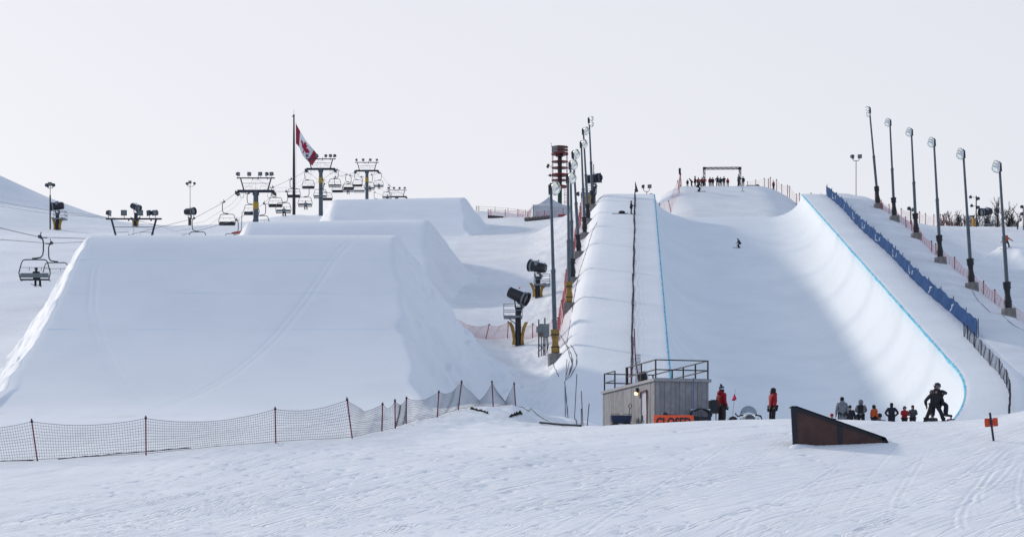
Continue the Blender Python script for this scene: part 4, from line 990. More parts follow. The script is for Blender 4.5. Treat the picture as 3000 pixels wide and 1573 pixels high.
net_fence(mr, 'pale pink net fence along the right crest of the start mound', rows=7, cell=0.26, r=0.0055, net=NETP, post=POSTP, post_r=0.05, sag=0.08, seed=8)
hr = []
for px, D in ((2640, 330), (2694, 352), (2711, 356), (2736, 362), (2755, 366), (2772, 369), (2798, 371)):
    b0 = at(px, D); hr.append((b0, b0 + Vector((0, 0, 2.2))))
net_fence(hr, 'low pink net fence on the crest of the right hill', rows=7, cell=0.28, r=0.006, net=NETP, post=POSTP, post_r=0.06, sag=0.15, seed=9)
vl = []
for px, D in ((1430, 345), (1438, 344), (1480, 340), (1517, 336), (1560, 326), (1595, 322), (1650, 322)):
    b0 = at(px, D); vl.append((b0, b0 + Vector((0, 0, 1.3))))
net_fence(vl, 'low pink net in front of the tent beside the farthest jump', rows=7, cell=0.25, r=0.011, net=NETP, post=POSTP, post_r=0.05, sag=0.1, seed=10)
kl = []
for px, D in ((1395, 386), (1403, 386), (1450, 386), (1488, 386), (1540, 384)):
    b0 = at(px, D); kl.append((b0, b0 + Vector((0, 0, 1.0))))
net_fence(kl, 'thin wire fence on the skyline left of the tent', rows=2, cell=0.6, r=0.012, net=NETB, post=POSTB, post_r=0.04, sag=0.03, seed=11)
p = at(1452, 338); b = MB(); b.box((0, 0, 0.15), (2.6, 0.5, 0.4), Ry(R(4))); o = b.build('timber_board', mat('dark_timber', (0.07, 0.05, 0.05), 0.8, noise=0.6)); o.location = p; tag(o, 'dark board lying by the low pink net at the farthest jump', 'board')
p = at(1650, 322); b = MB(); b.box((0, 0, 0.2), (1.6, 0.2, 0.35)); o = b.build('red_padding', POSTP); o.location = p; tag(o, 'red padding strip at the right foot of the white tent', 'padding')
# orange netting heap at the corner of the middle jump, with its thin pole
p = at(706, 217) ; o = empty('slope_net', p, 0, 'torn orange net and thin pole on the left corner of the middle jump', 'net')
MB().tube([(0, 0, -.3), (0.12, 0, 2.6)], 0.035, 6).build('pole', DARK, o)
MB().tube([(-.75, 0, .35), (-.1, 0, .45), (0.55, 0, 0.75)], [0.05, 0.13, 0.1], 7).build('rolled_net', mat('orange_net', (0.45, 0.07, 0.04), 0.7, noise=0.5), o)
uu = np.linspace(0, 1, 9); gg = np.array([[(-.8 + .35 * q, 0.05 * math.sin(9 * q), .5 - r_ * (0.9 - .3 * q)) for q in uu] for r_ in np.linspace(0, 1, 7)]); strands('net_panel', gg, 0.014, MATS['orange_net'], o)

# ------------------------------------------------------------ blue banner along the right deck, then black net
BLUE = mat('blue_banner_vinyl', (0.011, 0.066, 0.205), 0.85, noise=0.5, nscale=1.2, bump=0.3, bscale=3.0, spec=0.12)
BWHITE = mat('banner_print_white', (0.26, 0.34, 0.48), 0.55, noise=0.5, nscale=2)
def bx(D): return float(xr(D)) + 3.35 + 0.14 * math.sin(D * 0.13) + 0.0009 * max(0, 200 - D) ** 1.5
b0 = drop(bx(272), 272); bn = empty('banner_fence', b0, 0, 'long blue banner fence with faded white print down the right deck of the halfpipe', 'banner')
Ds = np.linspace(272, 153, 260); rows = []
for D in Ds:
    g = drop(bx(float(D)), float(D)); h = 1.30 + 0.06 * math.sin(D * 0.9) + 0.05 * math.sin(D * 2.3); n_ = 8
    rows.append([(g.x - b0.x + 0.035 * math.sin(D * 1.3 + 2.2 * j / n_) + 0.014 * math.sin(D * 3.1 + j), D - b0.y, g.z - b0.z - 0.06 + (h) * j / n_) for j in range(n_ + 1)])
RA = np.array(rows)
def strip(name, m, i0, i1, off=0.0, j0=0, j1=8):
    A = RA[i0:i1 + 1, j0:j1 + 1].copy(); A[..., 0] += off; return grid_mesh(name, A, m, parent=bn)
nb_ = 6
for k in range(nb_):
    i0, i1 = k * 259 // nb_, (k + 1) * 259 // nb_
    o = strip('banner_panel', BLUE, i0, i1); sm = o.modifiers.new('cloth', 'SOLIDIFY'); sm.thickness = 0.02
for k in range(21):
    i = min(259, k * 13); q = Vector(RA[i, 0]); MB().tube([q + Vector((0.07, 0, -0.3)), q + Vector((0.07, 0, 1.5))], 0.035, 6).build('post', POSTB, bn)
rb = random.Random(12)
def mark(i0, w, j0, j1, sl=0):                        # faded print: white strokes lying on the banner
    A = np.array([[(lambda a_: (a_[0] - 0.035, a_[1], a_[2]))((RA[min(259, i0 + int(sl * j)) + i, :, :] * 1.0)[j]) for j in range(j0, j1 + 1)] for i in range(w + 1)])
    return A
print_rows = []
for k in range(9):
    i0 = 14 + k * 27 + rb.randint(0, 5)
    for (di, w, j0, j1, sl) in rb.choice((((0, 1, 2, 6, 0.6), (3, 1, 2, 6, 0.4), (1, 2, 5, 6, 0)), ((0, 1, 2, 6, 0), (1, 2, 2, 3, 0), (4, 1, 3, 6, 0.5)), ((0, 1, 1, 6, 0.7), (2, 1, 4, 5, 0)))):
        if i0 + di + w + 6 < 259: grid_mesh('print_mark', mark(i0 + di, w, j0, j1, sl), BWHITE, parent=bn)
bl_ = []
for px, py, D, h in ((2824, 961, 153.0, 1.05), (2834, 972, 151.5, 1.05), (2854, 990, 148, 1.12), (2874, 1010, 144.5, 1.1), (2900, 1036, 140.5, 1.1), (2927, 1062, 137, 1.1), (2949, 1100, 132.5, 1.1), (2958, 1125, 129, 1.1), (2960, 1150, 126, 1.1), (2957, 1175, 123, 1.1), (2955, 1195, 120, 1.05), (2951, 1220, 116, 1.0)):
    g = at(px, D); bl_.append((g, g + Vector((0, 0, h))))
net_fence(bl_, 'black net fence curving round the lower right deck below the blue banner', rows=15, cell=0.075, r=0.0045, post=POSTB, post_r=0.035, sag=0.04, topf=0.97, seed=13, cap=False)

# ============================================================ start gate, hut, jib ramp and small things
TRUSS = mat('black_truss', (0.03, 0.032, 0.045), 0.45, 0.4, noise=0.3)
gD = 328.5; gl, gr_ = at(2063, gD), at(2168, gD); zt = (HY - 494) * gD / FPX; o0 = Vector((gl.x, gD, gl.z)); wd_ = gr_.x - gl.x
gt = empty('start_gate', o0, 0, 'black truss start gate on top of the mound above the halfpipe', 'start gate')
def truss(a_, b_, w, name):
    a_, b_ = Vector(a_), Vector(b_); d_ = (b_ - a_); L = d_.length; d_.normalize(); e1 = Vector((0, 1, 0)); e2 = d_.cross(e1).normalized(); n_ = max(2, int(L / (w * 1.3))); b = MB()
    for s1 in (-1, 1):
        for s2 in (-1, 1): b.bar(a_ + e1 * s1 * w / 2 + e2 * s2 * w / 2, b_ + e1 * s1 * w / 2 + e2 * s2 * w / 2, 0.07)
    for k in range(n_):
        p0, p1 = a_ + d_ * L * k / n_, a_ + d_ * L * (k + 1) / n_; s_ = 1 if k % 2 else -1
        for s1 in (-1, 1): b.bar(p0 + e1 * s1 * w / 2 + e2 * s_ * w / 2, p1 + e1 * s1 * w / 2 - e2 * s_ * w / 2, 0.045); b.bar(p1 + e1 * s1 * w / 2 + e2 * w / 2, p1 + e1 * s1 * w / 2 - e2 * w / 2, 0.045)
    return b.build(name, TRUSS, gt)
ht = zt - o0.z
truss((0, 0, -0.4), (0, 0, ht), 0.3, 'truss_leg'); truss((wd_, 0, gr_.z - o0.z - 0.4), (wd_, 0, ht + 0.05), 0.3, 'truss_leg'); truss((-.15, 0, ht), (wd_ + .15, 0, ht + 0.05), 0.3, 'truss_beam')
for x in (0, wd_): MB().box((x, 0, ht), (0.42, 0.42, 0.42)).build('corner_block', TRUSS, gt)
p = at(1996, 326); o = empty('loudspeaker', p, 0, 'black and red box on a pole at the left end of the mound', 'loudspeaker'); MB().box((-.25, 0, 2.55), (.34, .3, .75)).build('speaker_box', BLACK, o); MB().box((-.2, 0, 2.05), (.36, .3, .2)).build('red_base', RED, o); b = MB(); b.bar((-.2, 0, -.3), (-.22, 0, 2.0), .1); b.bar((-.2, 0, 0.4), (.1, 0, -.3), .05); b.build('stand', RED, o)
p = at(2219, 326); o = MB().ball((0, 0, 0.02), 0.3, 10, (1.2, 1, .75)).build('black_bag', BLACK); o.location = p; tag(o, 'round black bag on the crest right of the start gate', 'bag')
p = at(2200, 326.5); o = MB().box((0, 0, 0.03), (1.5, 0.4, 0.12)).build('crash_mat', DARK); o.location = p; tag(o, 'flat dark mat lying just left of the round bag on the crest', 'mat')
for k, (x0, y0, x1, y1) in enumerate(((2170, 545, 2179, 571), (2180, 545, 2172, 567))):
    D = 322; a_, b_ = P(x0, y0, D), P(x1, y1, D); g = at(x1, 318); o = empty('ski_pole', g, 0, 'thin pole stuck in the mound face crossing its neighbour, ' + ('tip leaning right' if k == 0 else 'tip leaning left'), 'pole'); MB().tube([(0, 0, -.2), (a_.x - b_.x, 0, a_.z - b_.z)], 0.022, 6).build('shaft', DARK, o); MB().tube([(0, 0, .1), (0, 0, .13)], 0.08, 8).build('basket', BLACK, o)

# ---- hut
SID = mat('grey_wood_siding', (0.27, 0.275, 0.295), 0.8, noise=0.5, nscale=3.5, bump=0.4, bscale=20, col2=(0.21, 0.205, 0.215)); SID2 = mat('grey_wood_siding_worn', (0.235, 0.235, 0.255), 0.8, noise=0.5, nscale=3.0, bump=0.4, bscale=20, col2=(0.185, 0.178, 0.188))
DOORW = mat('white_door_paint', (0.46, 0.47, 0.52), 0.6, noise=0.3, nscale=3); ROOFM = mat('roof_membrane', (0.22, 0.22, 0.24), 0.8, noise=0.5)
RAILB = mat('black_rail', (0.010, 0.010, 0.014), 0.45, noise=0.4)
hc = Vector((6.44, 92.0, 0)); fx = Vector((2.46, 0.63, 0)); fx.normalize(); fy2 = Vector((-fx.y, fx.x, 0))
HW, HL = 2.52, 8.0; zr = (HY - 1112) * 92 / FPX; zb0 = 5.0
hut = empty('hut', (hc.x, hc.y, zb0), math.atan2(fx.y, fx.x), 'grey board-sided hut with a railed flat roof at the foot of the halfpipe', 'hut')
Hh = zr - zb0
MB().box((HW / 2, HL / 2, Hh / 2 - .25), (HW - 0.1, HL - 0.1, Hh + .4)).build('inner_wall', SID2, hut)
rh = random.Random(2); x = 0.0
while x < HW - 0.05:                                   # short end wall, board by board
    w = min(HW - x, rh.choice((0.2, 0.24, 0.28, 0.22))); b = MB(); b.box((x + w / 2, -0.012 + rh.uniform(-.008, .008), Hh / 2 - .25), (w - 0.014, 0.05, Hh + .4)); b.build('board', rh.choice((SID, SID, SID2)), hut); x += w
y = 0.0; DY0, DY1 = 1.0, 1.95
while y < HL - 0.05:                                   # long wall
    w = min(HL - y, rh.choice((0.3, 0.34, 0.4))); 
    if y < DY1 and y + w > DY0 - 0.05:
        if y < DY0 - 0.05: w = DY0 - y
        else: y = DY1; continue
    b = MB(); b.box((-0.012 + rh.uniform(-.008, .008), y + w / 2, Hh / 2 - .25), (0.05, w - 0.014, Hh + .4)); b.build('board', rh.choice((SID, SID, SID2)), hut); y += w
b = MB(); b.box((-0.012, (DY0 + DY1) / 2, Hh - 0.2), (0.05, DY1 - DY0 - .02, 0.4)); b.build('board', SID, hut)
dr = MB(); dr.box((0.0, (DY0 + DY1) / 2, Hh / 2 - .45), (0.06, DY1 - DY0 - .16, Hh + .08)); door = dr.build('door', DOORW, hut)
b = MB(); b.box((-0.06, DY1 - 0.18, Hh * .36), (0.06, 0.07, 0.2)); b.box((-0.09, DY1 - 0.22, Hh * .30), (0.05, 0.16, 0.05)); b.build('handle', DARK, door)
b = MB()
for yy in (DY0 + .04, DY1 - .04): b.box((-0.03, yy, Hh / 2 - .43), (0.09, 0.08, Hh + .04))
b.box((-0.03, (DY0 + DY1) / 2, Hh - .42), (0.09, DY1 - DY0, 0.08)); b.build('door_frame', SID2, hut)
b = MB(); b.tube([(-0.09, DY1 + .02, Hh - .7), (-0.1, DY1 - .1, Hh - .42), (-.1, DY0, Hh - .38), (-.12, DY0 - .14, Hh * .45), (-.2, DY0 - .3, -.2)], 0.025, 6); b.build('red_cord', POSTR, hut)
MB().box((-.05, DY1 + .42, Hh * .33), (0.06, 0.14, 0.2)).build('switch_box', SID2, hut)
b = MB(); b.box((-.08, DY1 + .45, Hh - .30), (0.14, 0.14, 0.22)); b.build('lamp_housing', BLACK, hut)
BULB = mat('warm_bulb', (1.0, 0.66, 0.26), 0.4, emit=3.0); MB().ball((-.14, DY1 + .45, Hh - .45), 0.085).build('lamp_bulb', BULB, hut)
b = MB(); b.box((HW / 2, HL / 2, Hh + .03), (HW + .16, HL + .16, 0.09)); roof = b.build('roof', ROOFM, hut)
b = MB()
for c_, d_ in (((HW / 2, -.09, Hh - .0), (HW + .22, .05, .12)), ((-.09, HL / 2, Hh), (.05, HL + .2, .12)), ((HW + .09, HL / 2, Hh), (.05, HL + .2, .12))): b.box(c_, d_)
b.build('fascia', mat('pale_trim', (0.32, 0.32, 0.34), 0.7, noise=0.4), roof)
vs = []; nx_, ny_ = 10, 26
GS = np.array([[(0.15 + (HW - .3) * i / nx_, 0.2 + (HL - .4) * j / ny_, Hh + .08 + .05 * math.sin(i * 1.3) * math.sin(j * .7) ** 2 * (0 < i < nx_ and 0 < j < ny_) - (.03 if i in (0, nx_) or j in (0, ny_) else 0)) for i in range(nx_ + 1)] for j in range(ny_ + 1)])
grid_mesh('roof_snow', GS, SNOWCAP, parent=roof)
def rail_run(pts, hs, name='rail'):
    for h in hs:
        b = MB()
        for a_, c_ in zip(pts[:-1], pts[1:]): b.bar((a_[0], a_[1], Hh + h), (c_[0], c_[1], Hh + h), 0.05)
        b.build(name, RAILB, hut)
RH = 0.90
main = [(0.02, 4.3), (0.02, 0.02), (HW - .02, 0.02), (HW - .02, 5.0)]
rail_run(main, (0.06, 0.46, RH)); rail_run([(0.02, 7.9), (0.02, 6.2)], (0.46, RH)); rail_run([(HW - .02, 5.0), (HW - .02, 7.9), (0.02, 7.9)], (0.46, RH))
for q in main + [(0.02, 2.1), (HW - .02, 1.7), (HW - .02, 3.4), (0.02, 6.2), (0.02, 7.9), (HW - .02, 7.9)]: MB().bar((q[0], q[1], Hh + .03), (q[0], q[1], Hh + RH + .02), 0.06 if q != (0.02, 4.3) else 0.11).build('rail_post', RAILB, hut)
def on_roof(x, y, z=0.09): return hut.matrix_world @ Vector((x, y, Hh + z)) if False else Vector((hc.x, hc.y, zb0)) + fx * x + fy2 * y + Vector((0, 0, Hh + z))
MONG = mat('clear_plastic', (0.5, 0.55, 0.57), 0.2, noise=0.3)
o = empty('spotlight', on_roof(0.9, 4.6), 0.3, 'dark spotlight with a pale lens standing on the hut roof', 'spotlight')
b = MB(); b.bar((-.25, 0, 0), (0, 0, .25), .05); b.bar((.25, 0, 0), (0, 0, .25), .05); b.build('stand', RAILB, o); MB().lathe([(0.16, -.16), (.24, -.05), (.26, .16), (.001, .17)], 14, Ry(R(80)), (-0.05, 0, 0.42)).build('housing', BLACK, o); MB().lathe([(.001, .18), (.25, .17), (.26, .23), (.24, .24), (.001, .22)], 14, Ry(R(80)), (-0.05, 0, 0.42)).build('lens', MONG, o)
o = empty('whip_net', on_roof(0.3, 3.6), 0, 'thin dark red pole with bunched net standing on the hut roof', 'pole')
MB().tube([(0.1, 0, 0), (-.08, 0.05, 1.2), (-.13, 0.1, 2.6)], 0.03, 6).build('shaft', POSTR, o)
uu = np.linspace(0, 1, 8); gg = np.array([[(-.08 + .24 * q * (1 - r_) + .18 * r_ * q, .02 * math.sin(6 * q), 1.3 * (1 - r_) + .05) for q in uu] for r_ in np.linspace(0, 1, 9)]); strands('bunched_net', gg, 0.008, NETB, o)
# things beside the hut
ORG = mat('orange_sign_vinyl', (0.93, 0.115, 0.035), 0.55, noise=0.25, nscale=2, bump=0.2, bscale=4); INK = mat('black_print', (0.035, 0.02, 0.03), 0.6)
sD = 90.2; z1, z0s = (HY - 1215.5) * sD / FPX, (HY - 1265) * sD / FPX; x0, x1 = (1915 - 1500) * sD / FPX, (2032 - 1500) * sD / FPX
sg = empty('closed_sign', (x0, sD, z0s), 0, 'bright orange CLOSED sign leaning by the hut, lower half behind snow', 'sign'); sw, sh = x1 - x0, z1 - z0s
b = MB(); b.box((sw / 2, 0, sh / 2), (sw, 0.03, sh)); b.build('sign_board', ORG, sg)
def text_mesh(txt, w, h, m, parent, loc, name='lettering', bold=0.0, depth=0.004):
    cu = bpy.data.curves.new('text', 'FONT'); cu.body = txt; cu.extrude = depth; cu.offset = bold; cu.resolution_u = 3
    ob = bpy.data.objects.new('text', cu); C.objects.link(ob); bpy.context.view_layer.update()
    me = bpy.data.meshes.new_from_object(ob.evaluated_get(bpy.context.evaluated_depsgraph_get())); bpy.data.objects.remove(ob); me.name = name
    co = np.array([v.co[:] for v in me.vertices]); mn, mx_ = co.min(0), co.max(0); co = (co - mn) / np.maximum(mx_ - mn, 1e-6) * np.array([w, h, depth * 2])
    out = np.stack([co[:, 0], -co[:, 2], co[:, 1]], -1); me.vertices.foreach_set('co', out.reshape(-1).astype(np.float32)); me.materials.clear(); me.materials.append(m); me.update()
    o = bpy.data.objects.new(name, me); C.objects.link(o); o.parent = parent; o.location = loc; return o
text_mesh('CLOSED', sw * 0.87, 0.42, INK, sg, (sw * 0.06, -0.018, sh - 0.10 - 0.42), bold=0.035)
o = empty('barrier_pole', P(1946, 1214, 90.6), 0, 'black padded barrier pole lying along the top of the orange sign', 'pole'); MB().tube([(0, 0, -.02), (.25, 0, -.03), (1.95, 0.1, -.14)], 0.045, 8).build('bar', BLACK, o); MB().ball((0.03, 0, .03), 0.11, 10, (1.1, .8, .7)).build('end_knob', BLACK, o); MB().box((1.98, .1, -.45), (.16, .12, .75)).build('end_post', BLACK, o)
g = at(2031, 91.2); o = MB().tube([(0, 0, -.1), (0.0, 0, 2.0)], 0.026, 7).build('bamboo_pole', mat('blue_pole', (0.05, 0.12, 0.25), 0.5, noise=0.3)); o.location = g; tag(o, 'slim blue pole standing against the end wall of the hut', 'pole')
o = empty('hose_roll', Vector((hc.x, hc.y, zb0)) + fx * 2.05 - fy2 * 0.26 + Vector((0, 0, 0.94)), math.atan2(fx.y, fx.x), 'snow topped black roll hung on the hut end wall', 'hose')
b = MB()
for k in range(6): b.tube(arc((0, -.02 * k, 0), 0.30 + .015 * (k % 3), 10 * k, 360 + 10 * k, 14), 0.045, 6)
b2 = [(v[0] * 1.45, v[1], v[2] * 0.75) for v in b.v]; b.v = b2; b.build('hose_coil', BLACK, o); MB().box((0, 0, .22), (.86, .2, .05)).build('snow_cap', SNOWCAP, o); b = MB(); [b.tube([(-.3 + .2 * k, -.05, -.2), (-.25 + .17 * k, -.06, -.5), (-.15 + .2 * k, -.05, -.75)], 0.012, 5) for k in range(4)]; b.build('loose_cords', BLACK, o)
g = at(2090, 93.5); o = empty('speaker_cabinet', g, 0.1, 'tall black cabinet on two thin legs between hut and red-jacketed man', 'cabinet'); b = MB(); zc = (HY - 1192) * g.y / FPX - g.z; b.box((0, 0, zc), (.40, .35, .58)); b.box((.04, 0, zc + .30), (.3, .3, .05)); b.build('cabinet_body', BLACK, o)
for x_ in (-.12, .12): MB().bar((x_, 0, -.1), (x_, 0, zc - .28), .035).build('leg', DARK, o)
g = at(1818, 94.6); o = empty('garden_cart', g, 0.1, 'dark blue cart with wire rims in front of the long hut wall', 'cart'); zt2 = (HY - 1217) * g.y / FPX - g.z
b = MB(); CARTB = mat('blue_cart_fabric', (0.012, 0.03, 0.085), 0.6, noise=0.4)
b.add([(-.42, -.25, zt2 - .36), (.42, -.25, zt2 - .36), (.42, .25, zt2 - .36), (-.42, .25, zt2 - .36), (-.46, -.28, zt2), (.46, -.28, zt2), (.46, .28, zt2), (-.46, .28, zt2)], [(3, 2, 1, 0), (0, 1, 5, 4), (1, 2, 6, 5), (2, 3, 7, 6), (3, 0, 4, 7)]); b.build('cart_bed', CARTB, o)
for sx in (-1, 1): b = MB(); b.tube([(sx * .46, -.28, zt2 - .3), (sx * .47, -.28, zt2 + .06), (sx * .12, -.28, zt2 + .06), (sx * .10, -.28, zt2)], 0.014, 6); b.build('wire_rim', DARK, o)
for sx in (-1, 1):
    for sy in (-1, 1): MB().lathe([(.04, -.04), (.16, -.045), (.17, 0), (.16, .045), (.04, .04)], 12, Rx(R(90)), (sx * .3, sy * .26, zt2 - .46)).build('wheel', BLACK, o)
b = MB(); b.tube([(.36, -.2, zt2), (.40, -.22, zt2 + .35)], .02, 6); b.tube(arc((.41, -.22, zt2 + .43), .08, -90, 250, 8), .016, 6); b.build('handle', DARK, o)
# snowmobile seen from the front, whip flag, dark hump
g = at(2192, 96.5); SMB = mat('snowmobile_dark', (0.02, 0.02, 0.026), 0.35, noise=0.4); SMG = mat('windshield_plastic', (0.36, 0.42, 0.48), 0.15, noise=0.25)
dz = (HY - 1215) * g.y / FPX - g.z; o = empty('snowmobile', g + Vector((0, 0, 0)), 0, 'parked snowmobile seen head-on with clear windshield between the two red jackets', 'snowmobile')
b = MB(); b.lathe([(0.001, -.7), (.2, -.55), (.30, -.2), (.32, .35), (.26, .8), (.001, .85)], 14, Rx(R(90)) , (0, 0, dz - .30)); b.build('cowl', mat('snowmobile_grey', (0.10, 0.115, 0.14), 0.35, noise=0.3), o)
vs, fs = [], []
for i in range(13):
    w = math.pi * i / 12
    for (rx_, y_, zz) in ((.40, -.12, .0), (.30, .16, .0)):
        vs.append((rx_ * math.cos(w) * (1 - .1 * math.sin(w)), y_, dz + .02 + .40 * math.sin(w) ** .8))
    vs.append((.385 * math.cos(w), -.10, dz + .0 + .37 * math.sin(w) ** .8))
for i in range(12): fs += [(3 * i, 3 * i + 3, 3 * i + 4, 3 * i + 1), (3 * i + 2, 3 * i + 1, 3 * i + 4, 3 * i + 5), (3 * i, 3 * i + 2, 3 * i + 5, 3 * i + 3)]
b = MB().add(vs, fs); b.add([(.40 * math.cos(math.pi * i / 12) * .97, -.1 + .0 * i, dz + .02 + .38 * math.sin(math.pi * i / 12) ** .8) for i in range(13)] + [(0, -.22, dz + .12)], [(i, i + 1, 13) for i in range(12)]); b.build('windshield', SMG, o)
b = MB(); b.tube([(-.62, 0, dz + .08), (-.5, 0, dz - .06), (-.25, 0, dz + .0), (.25, 0, dz + .0), (.5, 0, dz - .02), (.62, 0, dz - .1)], .035, 7); b.build('handlebar', SMB, o)
for sx in (-1, 1): b = MB(); b.tube([(sx * .40, -.5, dz - .2), (sx * .52, -.55, dz - .5)], .03, 6); b.box((sx * .55, -.4, dz - .62), (.14, 1.1, .05)); b.build('ski', SMB, o)
for sx in (-1, 1): MB().box((sx * .16, -.42, dz - .06), (.2, .12, .1)).build('headlight', LENS, o)
MB().box((0, 1.0, dz - .28), (.36, 1.0, .3)).build('seat', SMB, o)
b = MB(); b.tube([(.42, .2, dz + .0), (.62, .2, dz - .02), (.75, .2, dz - .5)], .03, 6); b.build('rear_grab_bar', SMB, o)
g = at(2142, 97); zt3 = (HY - 1140) * g.y / FPX - g.z; o = empty('whip_flag', g, 0, 'thin whip antenna carrying a bright pink pennant', 'flag'); dx = (2154 - 2142) * g.y / FPX
MB().tube([(0, 0, .1), (dx * .55, 0, zt3 * .55), (dx, 0, zt3)], 0.008, 5).build('whip', WIREM, o); PINK = mat('pink_flag', (0.80, 0.035, 0.13), 0.6, noise=0.3, nscale=5)
zf = (HY - 1153) * g.y / FPX - g.z; b = MB(); b.add([(dx * .82, -.01, zf), (dx * .82 + .10, -.03, zf - .22), (dx * .82 + .08, -.05, zf - .28), (dx * .82 - .03, -.03, zf - .34), (dx * .82 - .13, .0, zf - .31), (dx * .82 - .09, .03, zf - .2), (dx * .82, .02, zf)], [(0, 1, 2, 3, 4, 5)]); q = b.build('pennant', PINK, o); sm = q.modifiers.new('cloth', 'SOLIDIFY'); sm.thickness = .012
g = at(2146, 97.4); zt4 = (HY - 1221) * 97.4 / FPX - g.z; o = empty('covered_sled', g, 0, 'rounded dark covered sled lying below the pink pennant', 'sled'); b = MB(); b.lathe([(.001, -.5), (.18, -.46), (.24, -.2), (.22, .3), (.001, .45)], 12, Rx(R(90)), (0, 0, zt4 - .2)); b.build('cover', SMB, o); b = MB(); b.box((.1, -.2, zt4 - .33), (1.5, .3, .12)); b.build('runner', SMB, o)

# ---- jib ramp
RUST = mat('rusty_brown_panel', (0.080, 0.033, 0.025), 0.65, noise=0.6, nscale=2.2, bump=0.3, bscale=15, col2=(0.048, 0.021, 0.018)); RFR = mat('ramp_frame_paint', (0.012, 0.014, 0.024), 0.4, 0.2, noise=0.5)
jD = G(2450, 1303).y; jb = at(2460, jD); jp = lambda px, py, dy=0.0: P(px, py, jD + dy) - jb
jr = empty('jib_ramp', jb, 0, 'dark steel wedge ramp with rusty brown side panels on the foreground snow', 'ramp')
def quad_slab(pts, th, name, m):
    a_ = [Vector(q) for q in pts]; b_ = [q + Vector((0, th, 0)) for q in a_]; n = len(a_)
    return MB().add(a_ + b_, [tuple(range(n))[::-1], tuple(range(n, 2 * n))] + [(i, (i + 1) % n, n + (i + 1) % n, n + i) for i in range(n)]).build(name, m, jr, smooth=False)
for dy in (0.0, 0.72):
    quad_slab([jp(2330, 1199, dy + .03), jp(2452, 1241, dy + .03), jp(2460, 1304, dy + .03), jp(2333, 1302, dy + .03)], .03, 'side_panel', RUST)
    quad_slab([jp(2468, 1246, dy + .03), jp(2585, 1286, dy + .03), jp(2588, 1306, dy + .03), jp(2464, 1306, dy + .03)], .03, 'side_panel', RUST)
    quad_slab([jp(2317, 1190, dy), jp(2334, 1190, dy), jp(2336, 1303, dy), jp(2323, 1303, dy)], .1, 'corner_post', RFR)
    quad_slab([jp(2334, 1190, dy), jp(2592, 1282, dy), jp(2590, 1290, dy), jp(2334, 1203, dy)], .1, 'top_rail', RFR)
    quad_slab([jp(2452, 1242, dy), jp(2468, 1247, dy), jp(2468, 1306, dy), jp(2458, 1306, dy)], .08, 'middle_post', RFR)
    quad_slab([jp(2583, 1282, dy), jp(2595, 1282, dy), jp(2609, 1307, dy), jp(2590, 1307, dy)], .1, 'end_post', RFR)
quad_slab([jp(2320, 1188.5), jp(2334, 1188.5), jp(2595, 1280.5), jp(2609, 1305), jp(2605, 1305), jp(2591, 1284), jp(2333, 1192), jp(2320, 1192)], .82, 'slide_plate', mat('ramp_top_steel', (0.035, 0.045, 0.065), 0.35, 0.5, noise=0.4))
# snow drifted against the ramp's left foot
ND_ = 16; gs = []
for i in range(ND_ + 1):
    u = i / ND_; px = 2310 + 130 * u; row = []
    for j in range(7):
        v = j / 6; D = jD - 0.75 + 1.0 * v; q = drop((px - 1500) * D / FPX, D); row.append((q.x, q.y, q.z - .05 + .20 * (1 - u) ** 1.3 * min(1, 5 * u + .2) * math.sin(math.pi * min(1, v * .75 + .05)) + .01 * math.sin(9 * u + 5 * v)))
    gs.append(row)
o = grid_mesh('snow_drift', np.array(gs), SNOWCAP); tag(o, kind='structure')

# ---- orange sign on a leaning pole
g = GD(2911, 1291, 78); o = empty('orange_marker', g, 0, 'small orange plate fixed to a leaning dark pole at the right edge', 'sign'); tp = P(2900, 1208, g.y) - g
MB().tube([tp * -.1, tp], 0.042, 8).build('pole', mat('navy_pole', (0.012, 0.016, 0.035), 0.5, noise=0.3), o); c_ = P(2905, 1236.5, g.y) - g
m = Ry(R(-4)) @ Rz(R(3)); b = MB(); w_, h_ = .245, .155; pl = []
for cx_, cz_, a0 in ((w_ - .03, h_ - .03, 0), (-w_ + .03, h_ - .03, 90), (-w_ + .03, -h_ + .03, 180), (w_ - .03, -h_ + .03, 270)):
    for k in range(4): w = R(a0 + 30 * k); pl.append((cx_ + .03 * math.cos(w), cz_ + .03 * math.sin(w)))
n_ = len(pl); b.add([m @ Vector((x_, .03, z_)) + c_ for x_, z_ in pl] + [m @ Vector((x_, .06, z_)) + c_ for x_, z_ in pl], [tuple(range(n_)), tuple(range(n_, 2 * n_))[::-1]] + [(i, (i + 1) % n_, n_ + (i + 1) % n_, n_ + i) for i in range(n_)]); b.build('plate', mat('orange_plate', (0.62, 0.06, 0.015), 0.5, noise=0.25), o)
for zz in (-.12, .12): MB().box(m @ Vector((0, .015, zz)) + c_, (.13, .02, .03), m).build('clamp', mat('pale_clamp', (0.75, 0.6, 0.55), 0.4), o)

# ---- electrical cabinet, tarps, loose sticks and cables
g = GD(1588, 1042, 148); zq = lambda py: (HY - py) * g.y / FPX - g.z; o = empty('electrical_cabinet', g, 0, 'grey electrical boxes on a dark stand beside the concrete block', 'cabinet')
BOXG = mat('cabinet_grey', (0.20, 0.235, 0.25), 0.5, 0.1, noise=0.4, nscale=3)
MB().box((.18, 0, zq(968)), (.70, .35, 1.0), Rz(.15)).build('large_box', BOXG, o); MB().box((-.22, -.22, zq(966)), (.46, .25, .44)).build('small_box', GUNG, o); MB().box((-.12, -.2, zq(981)), (.42, .22, .22)).build('rusty_box', mat('rusty_box', (0.17, 0.11, 0.09), 0.8, noise=0.6), o)
b = MB()
for x_ in (-.25, .22): b.bar((x_, 0, -.6), (x_, 0, zq(936 if x_ < 0 else 931)), .1)
for x_ in (-.05, .1): b.bar((x_, .1, -.5), (x_, .1, zq(985)), .07)
